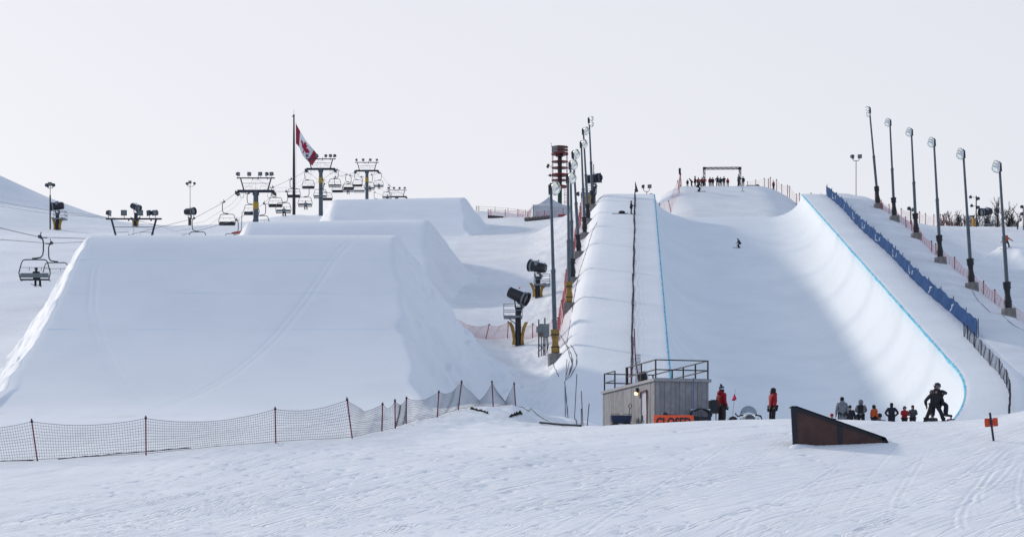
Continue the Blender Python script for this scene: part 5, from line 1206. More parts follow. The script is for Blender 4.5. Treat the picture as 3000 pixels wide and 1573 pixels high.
b.bar((-.25, 0, .3), (.22, 0, .9), .05); b.bar((.22, 0, .3), (-.25, 0, .9), .05); b.build('stand', DARK, o); b = MB(); [b.tube([(.3 + .05 * k, -.1, zq(985)), (.38 + .06 * k, -.15, .8), (.36, -.12, .2)], .022, 5) for k in range(3)]; b.build('cables', BLACK, o)
TARP = mat('black_tarp', (0.010, 0.011, 0.016), 0.8, noise=0.4, bump=0.4, bscale=9, spec=0.1)
for (xa, ya, xb, yb, w0, lab) in ((1377, 1198, 1429, 1212, .16, 'black strap lying half buried in churned snow, left of the tarp scrap'), (1494, 1223, 1530, 1214, .24, 'black tarp scrap half buried in the churned snow near the net end')):
    a_, b_ = GD(xa, ya, 95), GD(xb, yb, 94); vs, fs = [], []; rr_ = random.Random(xa); n_ = 14
    for i in range(n_ + 1):
        q = i / n_; x_, y_ = a_.x + (b_.x - a_.x) * q, a_.y + (b_.y - a_.y) * q; hw_ = w0 * (0.25 + math.sin(math.pi * q) ** .5 * rr_.uniform(.6, 1)); 
        for s_ in (-1, 0, 1): g_ = drop(x_, y_ + s_ * hw_); vs.append(g_ + Vector((0, 0, .05 + (.12 if s_ == 0 else 0) * rr_.random() - .02)))
    for i in range(n_): fs += [(3 * i, 3 * i + 1, 3 * i + 4, 3 * i + 3), (3 * i + 1, 3 * i + 2, 3 * i + 5, 3 * i + 4)]
    o = MB().add(vs, fs).build('tarp', TARP); sm = o.modifiers.new('thick', 'SOLIDIFY'); sm.thickness = .05; tag(o, lab, 'tarp')
def stick(px, py, tx, ty, D, label, m, r=.022):
    g_ = GD(px, py, D); t_ = P(tx, ty, g_.y) - g_; o_ = MB().tube([t_ * -.1, t_], r, 6).build('slalom_pole', m); o_.location = g_; return tag(o_, label, 'pole')
stick(1703, 1244, 1703, 1196, 93, 'dark short pole at the right end of the fallen black pole', POSTB); stick(1709, 1225, 1703, 1145, 99, 'dark red pole leaning slightly among the sticks left of the hut', POSTR)
stick(1720, 1240, 1726, 1182, 95, 'dark pole nearest to the hut corner among the leaning sticks', POSTB); stick(1681, 1172, 1690, 1095, 112, 'tall dark pole leaning right on the bank left of the hut', POSTB)
stick(1657, 1115, 1661, 1052, 128, 'dark upright stick where the loose cables meet on the bank', POSTB); stick(1660, 1098, 1668, 1058, 130, 'short reddish stick beside the upright one at the loose cables', POSTR)
a_, b_ = GD(1582, 1241, 91), GD(1702, 1246, 90); o = MB().tube([drop(a_.x, a_.y) + Vector((0, 0, .06)), drop((a_.x + b_.x) / 2, (a_.y + b_.y) / 2) + Vector((0, 0, .07)), drop(b_.x, b_.y) + Vector((0, 0, .05))], .05, 7).build('fallen_pole', POSTB); tag(o, 'long black pole lying flat on the snow left of the hut', 'pole')
CABM = mat('black_cable', (0.03, 0.032, 0.045), 0.9, spec=0.08)
def cable(pts, D, label, r=.022):
    q = [GD(x_, y_, D_) for (x_, y_), D_ in zip(pts, D)]; full = []
    for a_, b_ in zip(q[:-1], q[1:]):
        n_ = max(2, int((b_ - a_).length / .8))
        for k in range(n_): w = a_.lerp(b_, k / n_); full.append(drop(w.x, w.y) + Vector((0, 0, .012 + .02 * math.sin(k * 1.3 + a_.x))))
    full.append(q[-1]); o_ = MB().tube(full, r, 5).build('cable', CABM); return tag(o_, label, 'cable')
cable([(1616, 1052), (1624, 1075), (1637, 1103)], (148, 140, 132), 'black cable running down from the concrete block')
cable([(1672, 935), (1664, 985), (1660, 1010), (1674, 1040), (1678, 1070), (1664, 1108), (1654, 1118), (1668, 1150), (1690, 1200), (1702, 1232)], (172, 158, 152, 146, 140, 131, 128, 118, 106, 97), 'longest black cable wandering down the left bank to the hut corner')
cable([(1640, 980), (1658, 1010), (1668, 1040), (1676, 1065), (1668, 1092), (1658, 1110)], (156, 150, 146, 141, 134, 130), 'black cable looping left beside the longest cable')
cable([(1672, 1010), (1690, 1045), (1688, 1072), (1670, 1105), (1660, 1112)], (152, 145, 140, 131, 130), 'black cable bulging farthest right on the left bank')
cable([(1655, 1120), (1657, 1150), (1660, 1185)], (128, 118, 108), 'black cable end trailing straight down the bank left of the hut', .018)
cable([(1750, 650), (1735, 680), (1715, 745), (1700, 790), (1690, 830), (1680, 880), (1676, 915)], (262, 250, 230, 215, 205, 190, 178), 'black cable running downhill along the left floodlight poles', .03)
cable([(2938, 925), (2965, 950), (3000, 968)], (165, 158, 154), 'thin cable on the snow below the nearest right floodlight pole', .02)
cable([(2848, 850), (2865, 880), (2890, 905), (2902, 915)], (182, 176, 170, 168), 'thin cable below the slanted black pad on the right bank', .02)
cable([(1512, 1176), (1550, 1182), (1556, 1174), (1590, 1188), (1605, 1192), (1640, 1205), (1660, 1196)], (105, 104, 105, 103, 102, 99, 101), 'loose net cord scribbled on the snow right of the net end', .014)
# timber logs and cord along the foot of the near net
for (xa, ya, xb, yb, lab) in ((170, 1345, 330, 1331, 'dark edging strip on the snow under the second net panel'), (330, 1330, 560, 1312, 'dark edging strip on the snow under the third net panel'), (-20, 1352, 100, 1349, 'dark edging strip under the net at the left edge')):
    a_, b_ = GD(xa, ya, 79.5), GD(xb, yb, 80.5); n_ = 14; pts = [drop(a_.x + (b_.x - a_.x) * k / n_, a_.y + (b_.y - a_.y) * k / n_) + Vector((0, 0, .005 + .012 * math.sin(k * 2.1))) for k in range(n_ + 1)]
    o = MB().tube(pts, .025, 5).build('ground_rope', CABM); tag(o, lab, 'rope')

# ---- bare trees beyond the right hill
BARK = mat('bare_bark', (0.045, 0.037, 0.042), 0.9, noise=0.5)
def tree(px, D, top, label, seed, spread=1.0):
    g_ = at(px, D); H = (HY - top) * D / FPX - g_.z; rn = random.Random(seed); o_ = empty('bare_tree', g_ - Vector((0, 0, .3)), rn.random() * 6, label, 'tree', 'bare trees behind the right hill')
    tr = MB(); pts = [Vector((0, 0, 0))]; lean = Vector((rn.uniform(-.08, .08), rn.uniform(-.08, .08), 1))
    for k in range(6): pts.append(pts[-1] + lean * H / 7 + Vector((rn.uniform(-.06, .06), rn.uniform(-.06, .06), 0)) * H * .3)
    tr.tube(pts, [.16, .13, .11, .085, .06, .04, .02], 7); tr.build('trunk', BARK, o_); br = MB()
    def limb(p_, d_, L, r_, lv):
        e = [p_]; q = p_.copy(); dd = d_.copy()
        for k in range(4): dd = (dd + Vector((rn.uniform(-.25, .25), rn.uniform(-.25, .25), rn.uniform(.0, .25)))).normalized(); q = q + dd * L / 4; e.append(q.copy())
        br.tube(e, [r_, r_ * .8, r_ * .6, r_ * .45, r_ * .25], 4, False)
        if lv:
            for k in range(1, 5):
                for _ in range(2): limb(e[k], (dd + Vector((rn.uniform(-1, 1), rn.uniform(-1, 1), rn.uniform(-.1, .8)))).normalized(), L * rn.uniform(.35, .6), r_ * .55, lv - 1)
    for k in range(1, 7):
        for _ in range(3): w = rn.random() * 6.28; limb(pts[k], Vector((math.cos(w) * spread, math.sin(w) * spread, rn.uniform(.5, 1.1))).normalized(), H * rn.uniform(.22, .4) * (1.15 - k * .1), .065, 2 if k < 5 else 1)
    br.build('crown', BARK, o_)
for px, D, top, lab, sp in ((2762, 392, 624, 'small bare tree leftmost on the right hill skyline', .8), (2783, 395, 620, 'bare tree just left of the standing dark figure', .7), (2802, 397, 618, 'bare tree directly behind the standing dark figure', .9), (2822, 396, 622, 'bare tree right of the standing dark figure', .8), (2846, 398, 628, 'low bare tree between the floodlight pole and yellow stand', .9),
                           (2916, 400, 584, 'tallest slender bare tree behind the hooded lamp pole', .5), (2951, 402, 612, 'broad bare tree just right of the nearest floodlight pole', .9), (2966, 400, 598, 'dense bare tree with the fullest crown at the right edge', 1.0), (2985, 403, 618, 'bare tree near the right edge behind the short lamp stub', .9), (2870, 404, 620, 'bare tree behind the snow gun platform on the hill', .9), (2898, 401, 622, 'bare tree behind the right part of the gun platform', .9)):
    tree(px, D, top, lab, px, sp)

# ============================================================ people
def skin_mesh(verts, edges, radii, root=0, sub=1):
    me = bpy.data.meshes.new('skin'); me.from_pydata([tuple(v) for v in verts], edges, [])
    ob = bpy.data.objects.new('skin', me); C.objects.link(ob)
    ob.modifiers.new('skin', 'SKIN').use_smooth_shade = True
    for i, v in enumerate(me.skin_vertices[0].data):
        r_ = radii[i]; v.radius = r_ if isinstance(r_, tuple) else (r_, r_); v.use_root = (i == root)
    sb = ob.modifiers.new('sub', 'SUBSURF'); sb.levels = sub; sb.render_levels = sub
    bpy.context.view_layer.update()
    out = bpy.data.meshes.new_from_object(ob.evaluated_get(bpy.context.evaluated_depsgraph_get()))
    bpy.data.objects.remove(ob); bpy.data.meshes.remove(me); return out
def V3(*a_): return Vector(a_)
def pose(kind):
    """joints of a 1.75 m figure facing -Y, feet at z = 0"""
    J = dict(pel=V3(0, 0, .95), waist=V3(0, 0, 1.12), chest=V3(0, 0, 1.33), neck=V3(0, 0, 1.50), head=V3(0, -.02, 1.60), crown=V3(0, .0, 1.70))
    for s_, n in ((-1, 'R'), (1, 'L')):
        J['sh' + n] = V3(s_ * .19, 0, 1.42); J['el' + n] = V3(s_ * .25, .02, 1.15); J['wr' + n] = V3(s_ * .27, -.05, .92); J['ha' + n] = V3(s_ * .27, -.07, .82)
        J['hip' + n] = V3(s_ * .10, 0, .90); J['kn' + n] = V3(s_ * .12, -.03, .50); J['an' + n] = V3(s_ * .13, .02, .09); J['to' + n] = V3(s_ * .15, -.16, .04)
    def arm(n, el, wr, ha=None):
        J['el' + n] = V3(*el); J['wr' + n] = V3(*wr); J['ha' + n] = V3(*ha) if ha else V3(*wr) + (V3(*wr) - V3(*el)).normalized() * .1
    def tilt(a_, names=('waist', 'chest', 'neck', 'head', 'crown', 'shR', 'shL', 'elR', 'elL', 'wrR', 'wrL', 'haR', 'haL')):
        m = Rx(a_)
        for q in names: J[q] = m @ (J[q] - J['pel']) + J['pel']
    def sit(z):
        dz = z + .10 - .95
        for q in J: J[q] = J[q] + V3(0, 0, dz) if q[:2] not in ('kn', 'an', 'to') else J[q]
    if kind == 'front': arm('R', (-.27, -.06, 1.17), (-.12, -.26, 1.12)); arm('L', (.27, -.06, 1.17), (.12, -.26, 1.12))
    elif kind == 'hips': arm('R', (-.36, .08, 1.16), (-.20, -.05, .99)); arm('L', (.36, .08, 1.16), (.20, -.05, .99))
    elif kind == 'folded': arm('R', (-.27, -.05, 1.18), (.05, -.24, 1.20)); arm('L', (.27, -.05, 1.18), (-.05, -.22, 1.16)); 
    elif kind == 'face': arm('R', (-.30, -.12, 1.22), (-.10, -.20, 1.52)); arm('L', (.25, .02, 1.15), (.27, -.05, .92))
    elif kind == 'point': arm('L', (.46, -.04, 1.36), (.74, -.06, 1.30)); 
    elif kind == 'lean': arm('R', (-.27, -.1, 1.2), (-.10, -.30, 1.18)); arm('L', (.24, -.1, 1.2), (.12, -.32, 1.22)); tilt(R(8))
    elif kind == 'bend': arm('R', (-.25, -.02, 1.15), (-.16, -.12, .95)); arm('L', (.25, -.02, 1.15), (.16, -.12, .95)); tilt(R(38)); J['knR'].y -= .06; J['knL'].y -= .06
    elif kind == 'step': J['anL'] = V3(.12, .22, .13); J['knL'] = V3(.12, .02, .50); J['toL'] = V3(.13, .06, .03); J['anR'] = V3(-.12, -.14, .09); J['knR'] = V3(-.11, -.12, .50); J['toR'] = V3(-.13, -.32, .05); arm('R', (-.25, .1, 1.17), (-.25, .06, .93)); arm('L', (.25, -.06, 1.16), (.25, -.20, .95))
    elif kind == 'sit':
        sit(.0)
        for s_, n in ((-1, 'R'), (1, 'L')): J['hip' + n] = V3(s_ * .11, -.03, .10); J['kn' + n] = V3(s_ * .15, -.42, .16); J['an' + n] = V3(s_ * .16, -.46, -.28); J['to' + n] = V3(s_ * .17, -.62, -.32); J['el' + n].y -= .06; J['wr' + n] = V3(s_ * .18, -.28, .27); J['ha' + n] = V3(s_ * .16, -.36, .24)
    elif kind == 'snowsit':
        sit(.02)
        for s_, n in ((-1, 'R'), (1, 'L')): J['hip' + n] = V3(s_ * .11, -.02, .12); J['kn' + n] = V3(s_ * .18, -.38, .42); J['an' + n] = V3(s_ * .19, -.58, .09); J['to' + n] = V3(s_ * .2, -.74, .05); J['el' + n] += V3(0, -.08, .02); J['wr' + n] = V3(s_ * .15, -.36, .46); J['ha' + n] = V3(s_ * .10, -.42, .44)
    elif kind == 'ski':
        for s_, n in ((-1, 'R'), (1, 'L')): J['kn' + n] = V3(s_ * .14, -.22, .46); J['an' + n] = V3(s_ * .14, -.02, .10); J['to' + n] = V3(s_ * .14, -.18, .05); J['hip' + n] = V3(s_ * .11, .08, .78)
        for q in J:
            if q[:2] not in ('kn', 'an', 'to', 'hi'): J[q] = J[q] + V3(0, .08, -.13)
        arm('R', (-.34, -.06, 1.02), (-.30, -.30, .98)); arm('L', (.34, -.06, 1.02), (.30, -.30, .98)); tilt(R(24), ('waist', 'chest', 'neck', 'head', 'crown', 'shR', 'shL', 'elR', 'elL', 'wrR', 'wrL', 'haR', 'haL'))
    elif kind == 'board':
        for s_, n in ((-1, 'R'), (1, 'L')): J['kn' + n] = V3(s_ * .22, -.16, .44); J['an' + n] = V3(s_ * .27, 0, .10); J['to' + n] = V3(s_ * .28, -.15, .05); J['hip' + n] = V3(s_ * .11, .02, .80)
        for q in J:
            if q[:2] not in ('kn', 'an', 'to', 'hi'): J[q] = J[q] + V3(0, .02, -.11)
        arm('R', (-.42, -.02, 1.10), (-.62, -.06, .96)); arm('L', (.42, -.02, 1.08), (.60, -.04, .88)); tilt(R(12))
    elif kind == 'carry':
        tilt(R(14)); J['anR'] = V3(-.34, .05, .09); J['toR'] = V3(-.42, -.08, .04); J['knR'] = V3(-.24, -.06, .50); J['anL'] = V3(.36, -.05, .09); J['toL'] = V3(.46, -.18, .04); J['knL'] = V3(.24, -.10, .50)
        arm('R', (-.36, .02, 1.10), (-.30, .06, .86)); arm('L', (.36, .02, 1.10), (.30, .06, .86))
    elif kind == 'piggy':
        sit(.0)
        for s_, n in ((-1, 'R'), (1, 'L')): J['hip' + n] = V3(s_ * .10, -.02, .10); J['kn' + n] = V3(s_ * .22, -.24, -.02); J['an' + n] = V3(s_ * .22, -.18, -.40); J['to' + n] = V3(s_ * .26, -.30, -.48); J['el' + n] = V3(s_ * .22, -.2, .48); J['wr' + n] = V3(s_ * .08, -.34, .46); J['ha' + n] = V3(s_ * .04, -.40, .42)
    return J
BODY_E = [('pel', 'waist'), ('waist', 'chest'), ('chest', 'neck'), ('neck', 'head'), ('head', 'crown')] + [e for n in 'RL' for e in (('chest', 'sh' + n), ('sh' + n, 'el' + n), ('el' + n, 'wr' + n), ('wr' + n, 'ha' + n), ('pel', 'hip' + n), ('hip' + n, 'kn' + n), ('kn' + n, 'an' + n), ('an' + n, 'to' + n))]
BODY_R = dict(pel=.13, waist=.12, chest=.13, neck=.055, head=(.082, .098), crown=(.07, .085), sh=.065, el=.042, wr=.032, ha=.034, hip=.085, kn=.058, an=.042, to=.035)
def rad(k): return BODY_R.get(k, BODY_R.get(k[:-1]))
def make_skin(J, names, edges, R_, sub=1):
    ix = {n: i for i, n in enumerate(names)}
    return skin_mesh([J[n] for n in names], [(ix[a_], ix[b_]) for a_, b_ in edges], [R_[n] for n in names], 0, sub)
_pc = {}
def pose_meshes(kind, coat):
    if (kind, coat) in _pc: return _pc[(kind, coat)]
    J = pose(kind)
    nose = J['head'] + (J['head'] - J['neck']).normalized() * 0.0 + V3(0, -.105, .0); J['nose'] = nose
    names = ['pel', 'waist', 'chest', 'neck', 'head', 'crown', 'nose'] + [k + n for n in 'RL' for k in ('sh', 'el', 'wr', 'ha', 'hip', 'kn', 'an', 'to')]
    Rb = {n: rad(n) for n in names if n != 'nose'}; Rb['nose'] = .016
    body = make_skin(J, names, BODY_E + [('head', 'nose')], Rb)
    # jacket: collar to hem, sleeves to the wrist
    K = dict(J); dn = (J['pel'] - J['waist']).normalized(); K['hem'] = J['pel'] + dn * (.04 + (.40 if coat == 'long' else .0)); K['col'] = J['chest'].lerp(J['neck'], .9)
    jn = ['hem', 'pel', 'waist', 'chest', 'col'] + [k + n for n in 'RL' for k in ('sh', 'el', 'wr')]
    je = [('hem', 'pel'), ('pel', 'waist'), ('waist', 'chest'), ('chest', 'col')] + [e for n in 'RL' for e in (('chest', 'sh' + n), ('sh' + n, 'el' + n), ('el' + n, 'wr' + n))]
    jr_ = dict(hem=(.215, .175), pel=(.205, .165), waist=(.195, .155), chest=(.205, .155), col=(.095, .095))
    for n in 'RL': jr_['sh' + n] = .10; jr_['el' + n] = .072; jr_['wr' + n] = .058
    jac = make_skin(K, jn, je, jr_)
    # trousers
    tn_ = ['pel'] + [k + n for n in 'RL' for k in ('hip', 'kn', 'an')]; te = [e for n in 'RL' for e in (('pel', 'hip' + n), ('hip' + n, 'kn' + n), ('kn' + n, 'an' + n))]
    tr_ = dict(pel=(.165, .14));
    for n in 'RL': tr_['hip' + n] = .118; tr_['kn' + n] = .088; tr_['an' + n] = .085
    tro = make_skin(J, tn_, te, tr_)
    _pc[(kind, coat)] = (J, body, jac, tro); return _pc[(kind, coat)]
SKINC = mat('skin', (0.42, 0.23, 0.16), 0.6, noise=0.2)
CLOTH = {}
def cloth(name, col): return mat('cloth_' + name, col, 0.8, noise=0.45, nscale=7, bump=0.4, bscale=14)
COL = dict(navy=(.012, .016, .032), black=(.010, .011, .016), charcoal=(.028, .032, .042), grey=(.20, .215, .25), slate=(.055, .068, .09), red=(.36, .006, .014), maroon=(.16, .008, .03), orange=(.50, .085, .018), brown=(.048, .036, .036), pale=(.34, .36, .42), blue=(.018, .03, .075), teal=(.02, .06, .075), purple=(.10, .02, .06), white=(.62, .63, .66))
def glove(J, n, m, parent):
    """palm, four unequal bent fingers and a thumb from the side of the palm"""
    w, h = J['wr' + n], J['ha' + n]; d_ = (h - w).normalized(); s_ = -1 if n == 'R' else 1
    f_ = Vector((0, -1, 0)); f_ = (f_ - d_ * f_.dot(d_)).normalized(); side = d_.cross(f_).normalized()
    b = MB(); c_ = w + d_ * .06
    mm = Matrix((f_, side, d_)).transposed(); b.box(c_, (.088, .04, .10), mm); b.tube([w - d_ * .03, w + d_ * .02], [.045, .036], 8)
    for k, L in enumerate((.066, .078, .074, .058)):
        p0 = w + d_ * .105 + f_ * (.036 - .024 * k); p1 = p0 + d_ * L * .5 - side * s_ * .008; p2 = p1 + d_ * L * .42 - side * s_ * .028; b.tube([p0, p1, p2], [.0135, .0125, .010], 6)
    p0 = w + d_ * .035 + f_ * .042; p1 = p0 + d_ * .035 + f_ * .03; p2 = p1 + d_ * .035 + f_ * .004 - side * s_ * .012; b.tube([p0, p1, p2], [.016, .014, .011], 6)
    return b.build('glove', m, parent)
def person(loc, face, kind, jacket, trousers, label, hat='beanie', hatc='black', height=1.72, coat='short', near=False, extra=None, group=None, cat='person', bulk=1.0):
    """face: heading in degrees, 0 looks towards the camera (-Y), 180 up the hill"""
    o = empty('person', loc, R(face), label, cat, group); s_ = height / 1.75; bk = bulk * (1.1 if near else 1.12); o.scale = (s_ * bk, s_ * bk, s_)
    J, body, jac, tro = pose_meshes(kind, coat)
    def put(name, me, m):
        q = bpy.data.objects.new(name, me.copy()); q.data.materials.clear(); q.data.materials.append(m); C.objects.link(q); q.parent = o; q.data.polygons.foreach_set('use_smooth', [True] * len(q.data.polygons)); return q
    put('body', body, SKINC); put('trousers', tro, cloth(trousers, COL[trousers])); jk = put('jacket', jac, cloth(jacket, COL[jacket]))
    up_ = (J['crown'] - J['head']).normalized(); fw = (J['nose'] - J['head']); fw = (fw - up_ * fw.dot(up_)).normalized(); sd_ = up_.cross(fw)
    mm = Matrix((sd_, -fw, up_)).transposed(); hc_ = J['head'] + up_ * .045
    HM = cloth(hatc, COL[hatc])
    if hat == 'beanie': MB().lathe([(.098, -.01), (.104, .03), (.104, .06), (.095, .10), (.06, .145), (.001, .158)], 12, mm @ Matrix.Diagonal(V3(.95, 1.1, 1)), hc_).build('hat', HM, o)
    elif hat == 'striped':
        h_ = MB().lathe([(.1, -.01), (.106, .02), (.106, .055), (.1, .06)], 14, mm @ Matrix.Diagonal(V3(.95, 1.1, 1)), hc_).build('hat', cloth('white', COL['white']), o)
        MB().lathe([(.1, .056), (.104, .062), (.1, .1), (.07, .14), (.001, .16)], 14, mm @ Matrix.Diagonal(V3(.95, 1.1, 1)), hc_).build('hat_crown', cloth('slate', COL['slate']), h_); MB().ball(hc_ + up_ * .19, .05, 10).build('pompom', cloth('black', COL['black']), h_)
        MB().lathe([(.085, -.11), (.097, -.06), (.099, -.005), (.09, 0)], 12, mm @ Matrix.Diagonal(V3(.95, 1.1, 1)), hc_ - fw * .018).build('hair', cloth('black', COL['black']), o)
    elif hat == 'helmet':
        MB().lathe([(.11, -.05), (.122, .0), (.124, .05), (.112, .11), (.07, .155), (.001, .17)], 14, mm @ Matrix.Diagonal(V3(.95, 1.1, 1)), hc_ - fw * .012).build('helmet', mat('helmet_shell', (.014, .015, .02), .3), o)
        MB().box(hc_ + fw * .092 - up_ * .02, (.16, .05, .075), mm).build('goggles', mat('goggle_lens', (.10, .12, .15), .1, spec=.9), o)
    elif hat == 'hood':
        vs = MB().lathe([(.10, -.10), (.128, -.04), (.132, .03), (.115, .11), (.06, .16), (.001, .17)], 14, mm @ Matrix.Diagonal(V3(.95, 1.12, 1)), hc_ - fw * .03); vs.build('hood', cloth(jacket, COL[jacket]), jk)
    elif hat == 'hair': MB().lathe([(.075, -.22), (.10, -.12), (.112, -.02), (.11, .06), (.07, .125), (.001, .14)], 14, mm @ Matrix.Diagonal(V3(.92, 1.02, 1)), hc_ - fw * .028).build('hair', HM, o)
    if hat in ('beanie', 'hair') and near: MB().lathe([(.07, -.1), (.092, -.05), (.094, 0), (.085, .01)], 12, mm @ Matrix.Diagonal(V3(.95, 1.05, 1)), hc_ - fw * .02).build('hair', cloth('black', COL['black']), o)
    for n in 'RL':
        a_, t_ = J['an' + n], J['to' + n]; d_ = (t_ - a_); d_.z *= .3; hd = d_.normalized()
        b = MB(); b.tube([a_ - hd * .05 + V3(0, 0, -.03), a_ + hd * .06 + V3(0, 0, -.045), t_ + hd * .06], [.075, .068, .048], 8); b.tube([a_ + V3(0, 0, .16), a_ + V3(0, 0, -.03)], [.085, .075], 8); b.build('boot', cloth('black', COL['black']), o)
        if near: glove(J, n, cloth('black', COL['black']), o)
        else: b = MB(); w, h = J['wr' + n], J['ha' + n]; b.tube([w, w.lerp(h, .5), h, h + (h - w) * .35], [.04, .048, .045, .02], 6); b.tube([w.lerp(h, .3), w.lerp(h, .6) + V3(0, -.06, 0)], [.02, .014], 5); b.build('glove', cloth('black', COL['black']), o)
    if near:
        col_ = MB(); c_ = J['chest'].lerp(J['neck'], .75); col_.tube([c_ - V3(0, 0, .02), c_ + (J['neck'] - J['chest']).normalized() * .09], [.115, .09], 12); col_.build('collar', cloth(jacket, COL[jacket]), jk)
        if extra and 'backhood' in extra: MB().ball(J['neck'] + V3(0, .09, -.01), .12, 10, (1.15, .7, .85)).build('folded_hood', cloth(jacket, COL[jacket]), jk)
    if extra and 'pack' in extra: pk = MB(); c_ = J['chest'].lerp(J['waist'], .35) + V3(0, .22, .0); pk.box(c_, (.30, .16, .46)); pk.box(c_ + V3(0, .08, -.06), (.24, .08, .26)); q = pk.build('backpack', cloth('black', COL['black']), o); bv = q.modifiers.new('round', 'BEVEL'); bv.width = .05; bv.segments = 3
    if extra and 'ski' in extra:
        for n in 'RL': a_ = J['an' + n]; b = MB(); b.tube([V3(a_.x, .75, .02), V3(a_.x, .2, .0), V3(a_.x, -.75, .0), V3(a_.x, -.92, .08)], .04, 6); b.v = [(x, y, z * .5 - .02 + (a_.z - .09) if True else z) for x, y, z in b.v]; b.build('ski', mat('ski_top', (.03, .03, .04), .4), o)
        for n in 'RL': w = J['ha' + n]; MB().tube([w + V3(0, 0, .1), w + V3(.0, .25, -.75)], .012, 5).build('ski_pole', DARK, o)
    if extra and 'board' in extra: b = MB(); b.box((0, -.02, .0), (1.45, .26, .03)); q = b.build('snowboard', mat('board_top', (.05, .03, .03), .4), o); bv = q.modifiers.new('round', 'BEVEL'); bv.width = .1; bv.segments = 3; bv.affect = 'VERTICES' if False else 'EDGES'
    return o
def stand(px, D, face, kind, jacket, trousers, label, top=None, **k):
    g = at(px, D)
    if top is not None: k['height'] = min(1.95, max(.9, ((HY - top) * g.y / FPX - g.z) * {'bend': 1.2, 'ski': 1.12, 'board': 1.1, 'snowsit': 1.75 / .9}.get(kind, 1.0) * .985))
    return person(g - Vector((0, 0, .02)), face, kind, jacket, trousers, label, **k)
# by the hut and at the mouth of the halfpipe
stand(2114, 95.0, 118, 'stand', 'red', 'brown', 'person in a red jacket and striped pompom hat beside the hut, brown trousers', top=1130, hat='striped', near=True, extra='backhood')
stand(2264, 96.5, -75, 'stand', 'red', 'black', 'person in a red jacket, dark cap and black trousers standing alone by the snowmobile', top=1134, hat='hair', near=True, extra='backhood')
stand(2467, 99, 180, 'stand', 'grey', 'charcoal', 'tall person in a long grey coat and black beanie seen from behind', top=1162, coat='long', near=True, extra='backhood')
stand(2490, 101, 170, 'stand', 'navy', 'black', 'dark dressed person half hidden behind the long grey coat', top=1186)
stand(2522, 99, 165, 'front', 'grey', 'black', 'person in a grey hood carrying a black backpack', top=1170, hat='hood', near=True, extra='pack')
stand(2508, 102, 180, 'snowsit', 'navy', 'black', 'low dark seated figure left of the black backpack', top=1210)
stand(2561, 98.5, 120, 'stand', 'orange', 'black', 'person with black hair in a bright orange jacket', top=1184, hat='hair', near=True)
stand(2577, 101, 180, 'snowsit', 'charcoal', 'black', 'dark figure crouching behind the orange jacket', top=1212)
stand(2612, 98.5, 178, 'hips', 'navy', 'navy', 'broad person in a dark blue jacket with elbows out, seen from behind', top=1179, coat='long', near=True)
stand(2650, 98, 20, 'folded', 'red', 'black', 'person in a red jacket, dark helmet and goggles near the piggyback pair', top=1189, hat='helmet', near=True)
stand(2674, 98.5, -25, 'front', 'slate', 'navy', 'person in grey and dark jacket with beanie facing the red jacket', top=1186, near=True)
stand(2731, 98, 20, 'snowsit', 'charcoal', 'navy', 'seated person glimpsed between the legs of the piggyback carrier', top=1207)
stand(2786, 95, 180, 'snowsit', 'navy', 'black', 'dark head and shoulders showing at the foot of the blue right lip', top=1215)
stand(2437, 97, 180, 'snowsit', 'charcoal', 'black', 'only a small red hat showing over the snow left of the grey coat', top=1212, hat='beanie', hatc='red')
pc = stand(2737, 86.5, 8, 'carry', 'black', 'black', 'person in black walking with legs apart, carrying another on the back', top=1136, near=True, hat='beanie', bulk=1.22)
g = at(2742, 87.2); person(Vector((g.x, g.y - .28, (HY - 1187) * g.y / FPX)), 8, 'piggy', 'navy', 'navy', 'person in dark clothes riding piggyback with pale goggles', hat='helmet', height=1.72, near=True, bulk=1.2)
# on the left deck, in the pipe, on the mound
stand(1849, 246, 90, 'front', 'navy', 'navy', 'person in dark clothes standing by the net on the left deck', top=588)
stand(2166, 247, -75, 'ski', 'charcoal', 'navy', 'lone skier gliding across the halfpipe floor', bulk=1.1, top=699, hat='helmet', extra='ski')
stand(2046, 318, 70, 'ski', 'charcoal', 'black', 'skier dropping in on the mound face below the crowd', top=514, hat='helmet', extra='ski')
CROWD = [(2014, 327.4, 150, 'stand', 'navy', 'navy', 526, 'leftmost slim dark person of the crowd left of the start gate'), (2027, 326.9, -120, 'bend', 'slate', 'black', 524, 'bending grey figure leftmost but one in the crowd'),
         (2036, 328.4, 90, 'front', 'navy', 'black', 516, 'tall dark person looking right, just behind the dropping skier'), (2046, 327.9, 160, 'stand', 'red', 'black', 520, 'red jacketed person just above the dropping skier'),
         (2057, 327.9, 170, 'stand', 'slate', 'black', 519, 'dark person at the left leg of the start gate'), (2064, 326.9, 175, 'hips', 'red', 'black', 520, 'bright red jacket in front of the left gate leg'),
         (2080, 327.4, 160, 'stand', 'purple', 'navy', 519, 'purple jacketed person under the left part of the gate beam'), (2088, 327.4, 200, 'stand', 'black', 'maroon', 520, 'dark person close right of the purple jacket'),
         (2102, 327.4, 180, 'hips', 'navy', 'black', 516, 'broad dark blue person under the middle of the gate beam'), (2111, 327.9, 150, 'stand', 'charcoal', 'charcoal', 519, 'charcoal person right beside the broad dark blue one'),
         (2121, 326.9, 190, 'face', 'navy', 'black', 517, 'dark person with a hand raised to the face under the gate'), (2132, 326.9, 180, 'stand', 'red', 'black', 522, 'short red hooded person right of the hand raised figure'),
         (2164, 326.9, 120, 'folded', 'slate', 'black', 512, 'tall grey jacketed person at the right leg of the start gate'), (2177, 326.4, 185, 'point', 'black', 'black', 517, 'dark person stretching one arm out to the right'),
         (2266, 325, 130, 'stand', 'maroon', 'black', 530, 'lone person in dark red on the right crest by the pink net')]
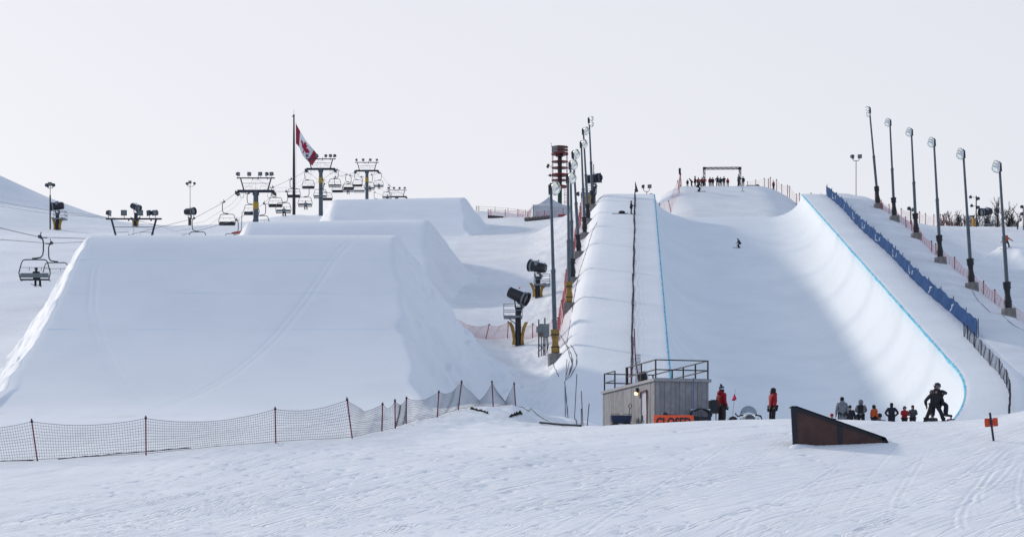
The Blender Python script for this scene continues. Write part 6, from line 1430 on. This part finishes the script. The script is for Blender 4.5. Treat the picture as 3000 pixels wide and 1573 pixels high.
for px, D, fc, kd, jc, tc_, tp, lb in CROWD: stand(px, D, fc, kd, jc, tc_, lb, top=tp, coat='short', hat='hood' if 'hooded' in lb else 'beanie')
# right hill
stand(2808, 371, 175, 'hips', 'navy', 'navy', 'dark figure standing alone among the bare trees on the hill', top=624)
stand(2862, 371, 160, 'folded', 'pale', 'charcoal', 'person in a pale jacket beside the yellow stand on the hill', top=620)
g = at(2852, 371.5); o = empty('padded_stand', g, 0, 'bright yellow padded post beside the pale jacketed person', 'post'); MB().lathe([(.3, -.3), (.34, .2), (.3, 1.2), (.24, 1.6), (.1, 1.65)], 9).build('pad', mat('bright_yellow_pad', (.62, .30, .04), .6, noise=.4), o); MB().tube([(0, 0, -.3), (0, 0, 2.0)], .08, 8).build('post', DARK, o); MB().box((-.25, 0, 1.9), (.9, .4, .25)).build('cap', HOUS, o)
stand(2949, 284, 150, 'board', 'orange', 'black', 'snowboarder in orange on the lip of the small right jump', top=671, hat='hood', extra='board')
# riders on the lift
for side, p, lab in CHAIR_POS:
    if 'rider' not in lab or 'just behind' in lab: continue
    jc = 'red' if 'red' in lab else 'pale' if 'pale' in lab else 'navy'
    off = .05 if jc != 'red' else 0.0
    who = {117: 'dark clothed skier riding the big lift chair at left', 838: 'dark skier riding the lift chair left of the flagpole foot', 901: 'pale jacketed skier riding the lift chair right of the flagpole foot', 1025: 'red jacketed snowboarder riding a lift chair in mid span', 1088: 'dark rider on the lift chair crossing the slim tower', 1114: 'dark rider on the highest lift chair right of the slim tower', 1139: 'dark rider on the farthest lift chair by the last lamp frame'}
    key = min(who, key=lambda q: abs(q - (1500 + FPX * p.x / p.y)))
    person(p + Vector((-.40 + off, .30, -3.17)), 180, 'sit', jc, 'black', who[key], hat='helmet' if key == 117 else 'beanie', height=1.75, extra='ski' if jc != 'red' else 'board', near=(key == 117))
# kit lying on the left deck
g = at(1822, 246.5); o = MB().ball((0, 0, .14), .28, 10, (1.5, .8, .75)).build('kit_bag', BLACK); o.location = g; tag(o, 'black kit bag lying on the upper left deck', 'bag')
g = at(1816, 246); o = MB().tube([(-.95, 0, .03), (.85, 0, .03), (.98, 0, .1)], .05, 6).build('skis', DARK); o.location = g; tag(o, 'pair of skis lying flat beside the kit bag on the left deck', 'skis')
bpy.data.objects.remove(bpy.data.objects['skin']) if 'skin' in bpy.data.objects else None
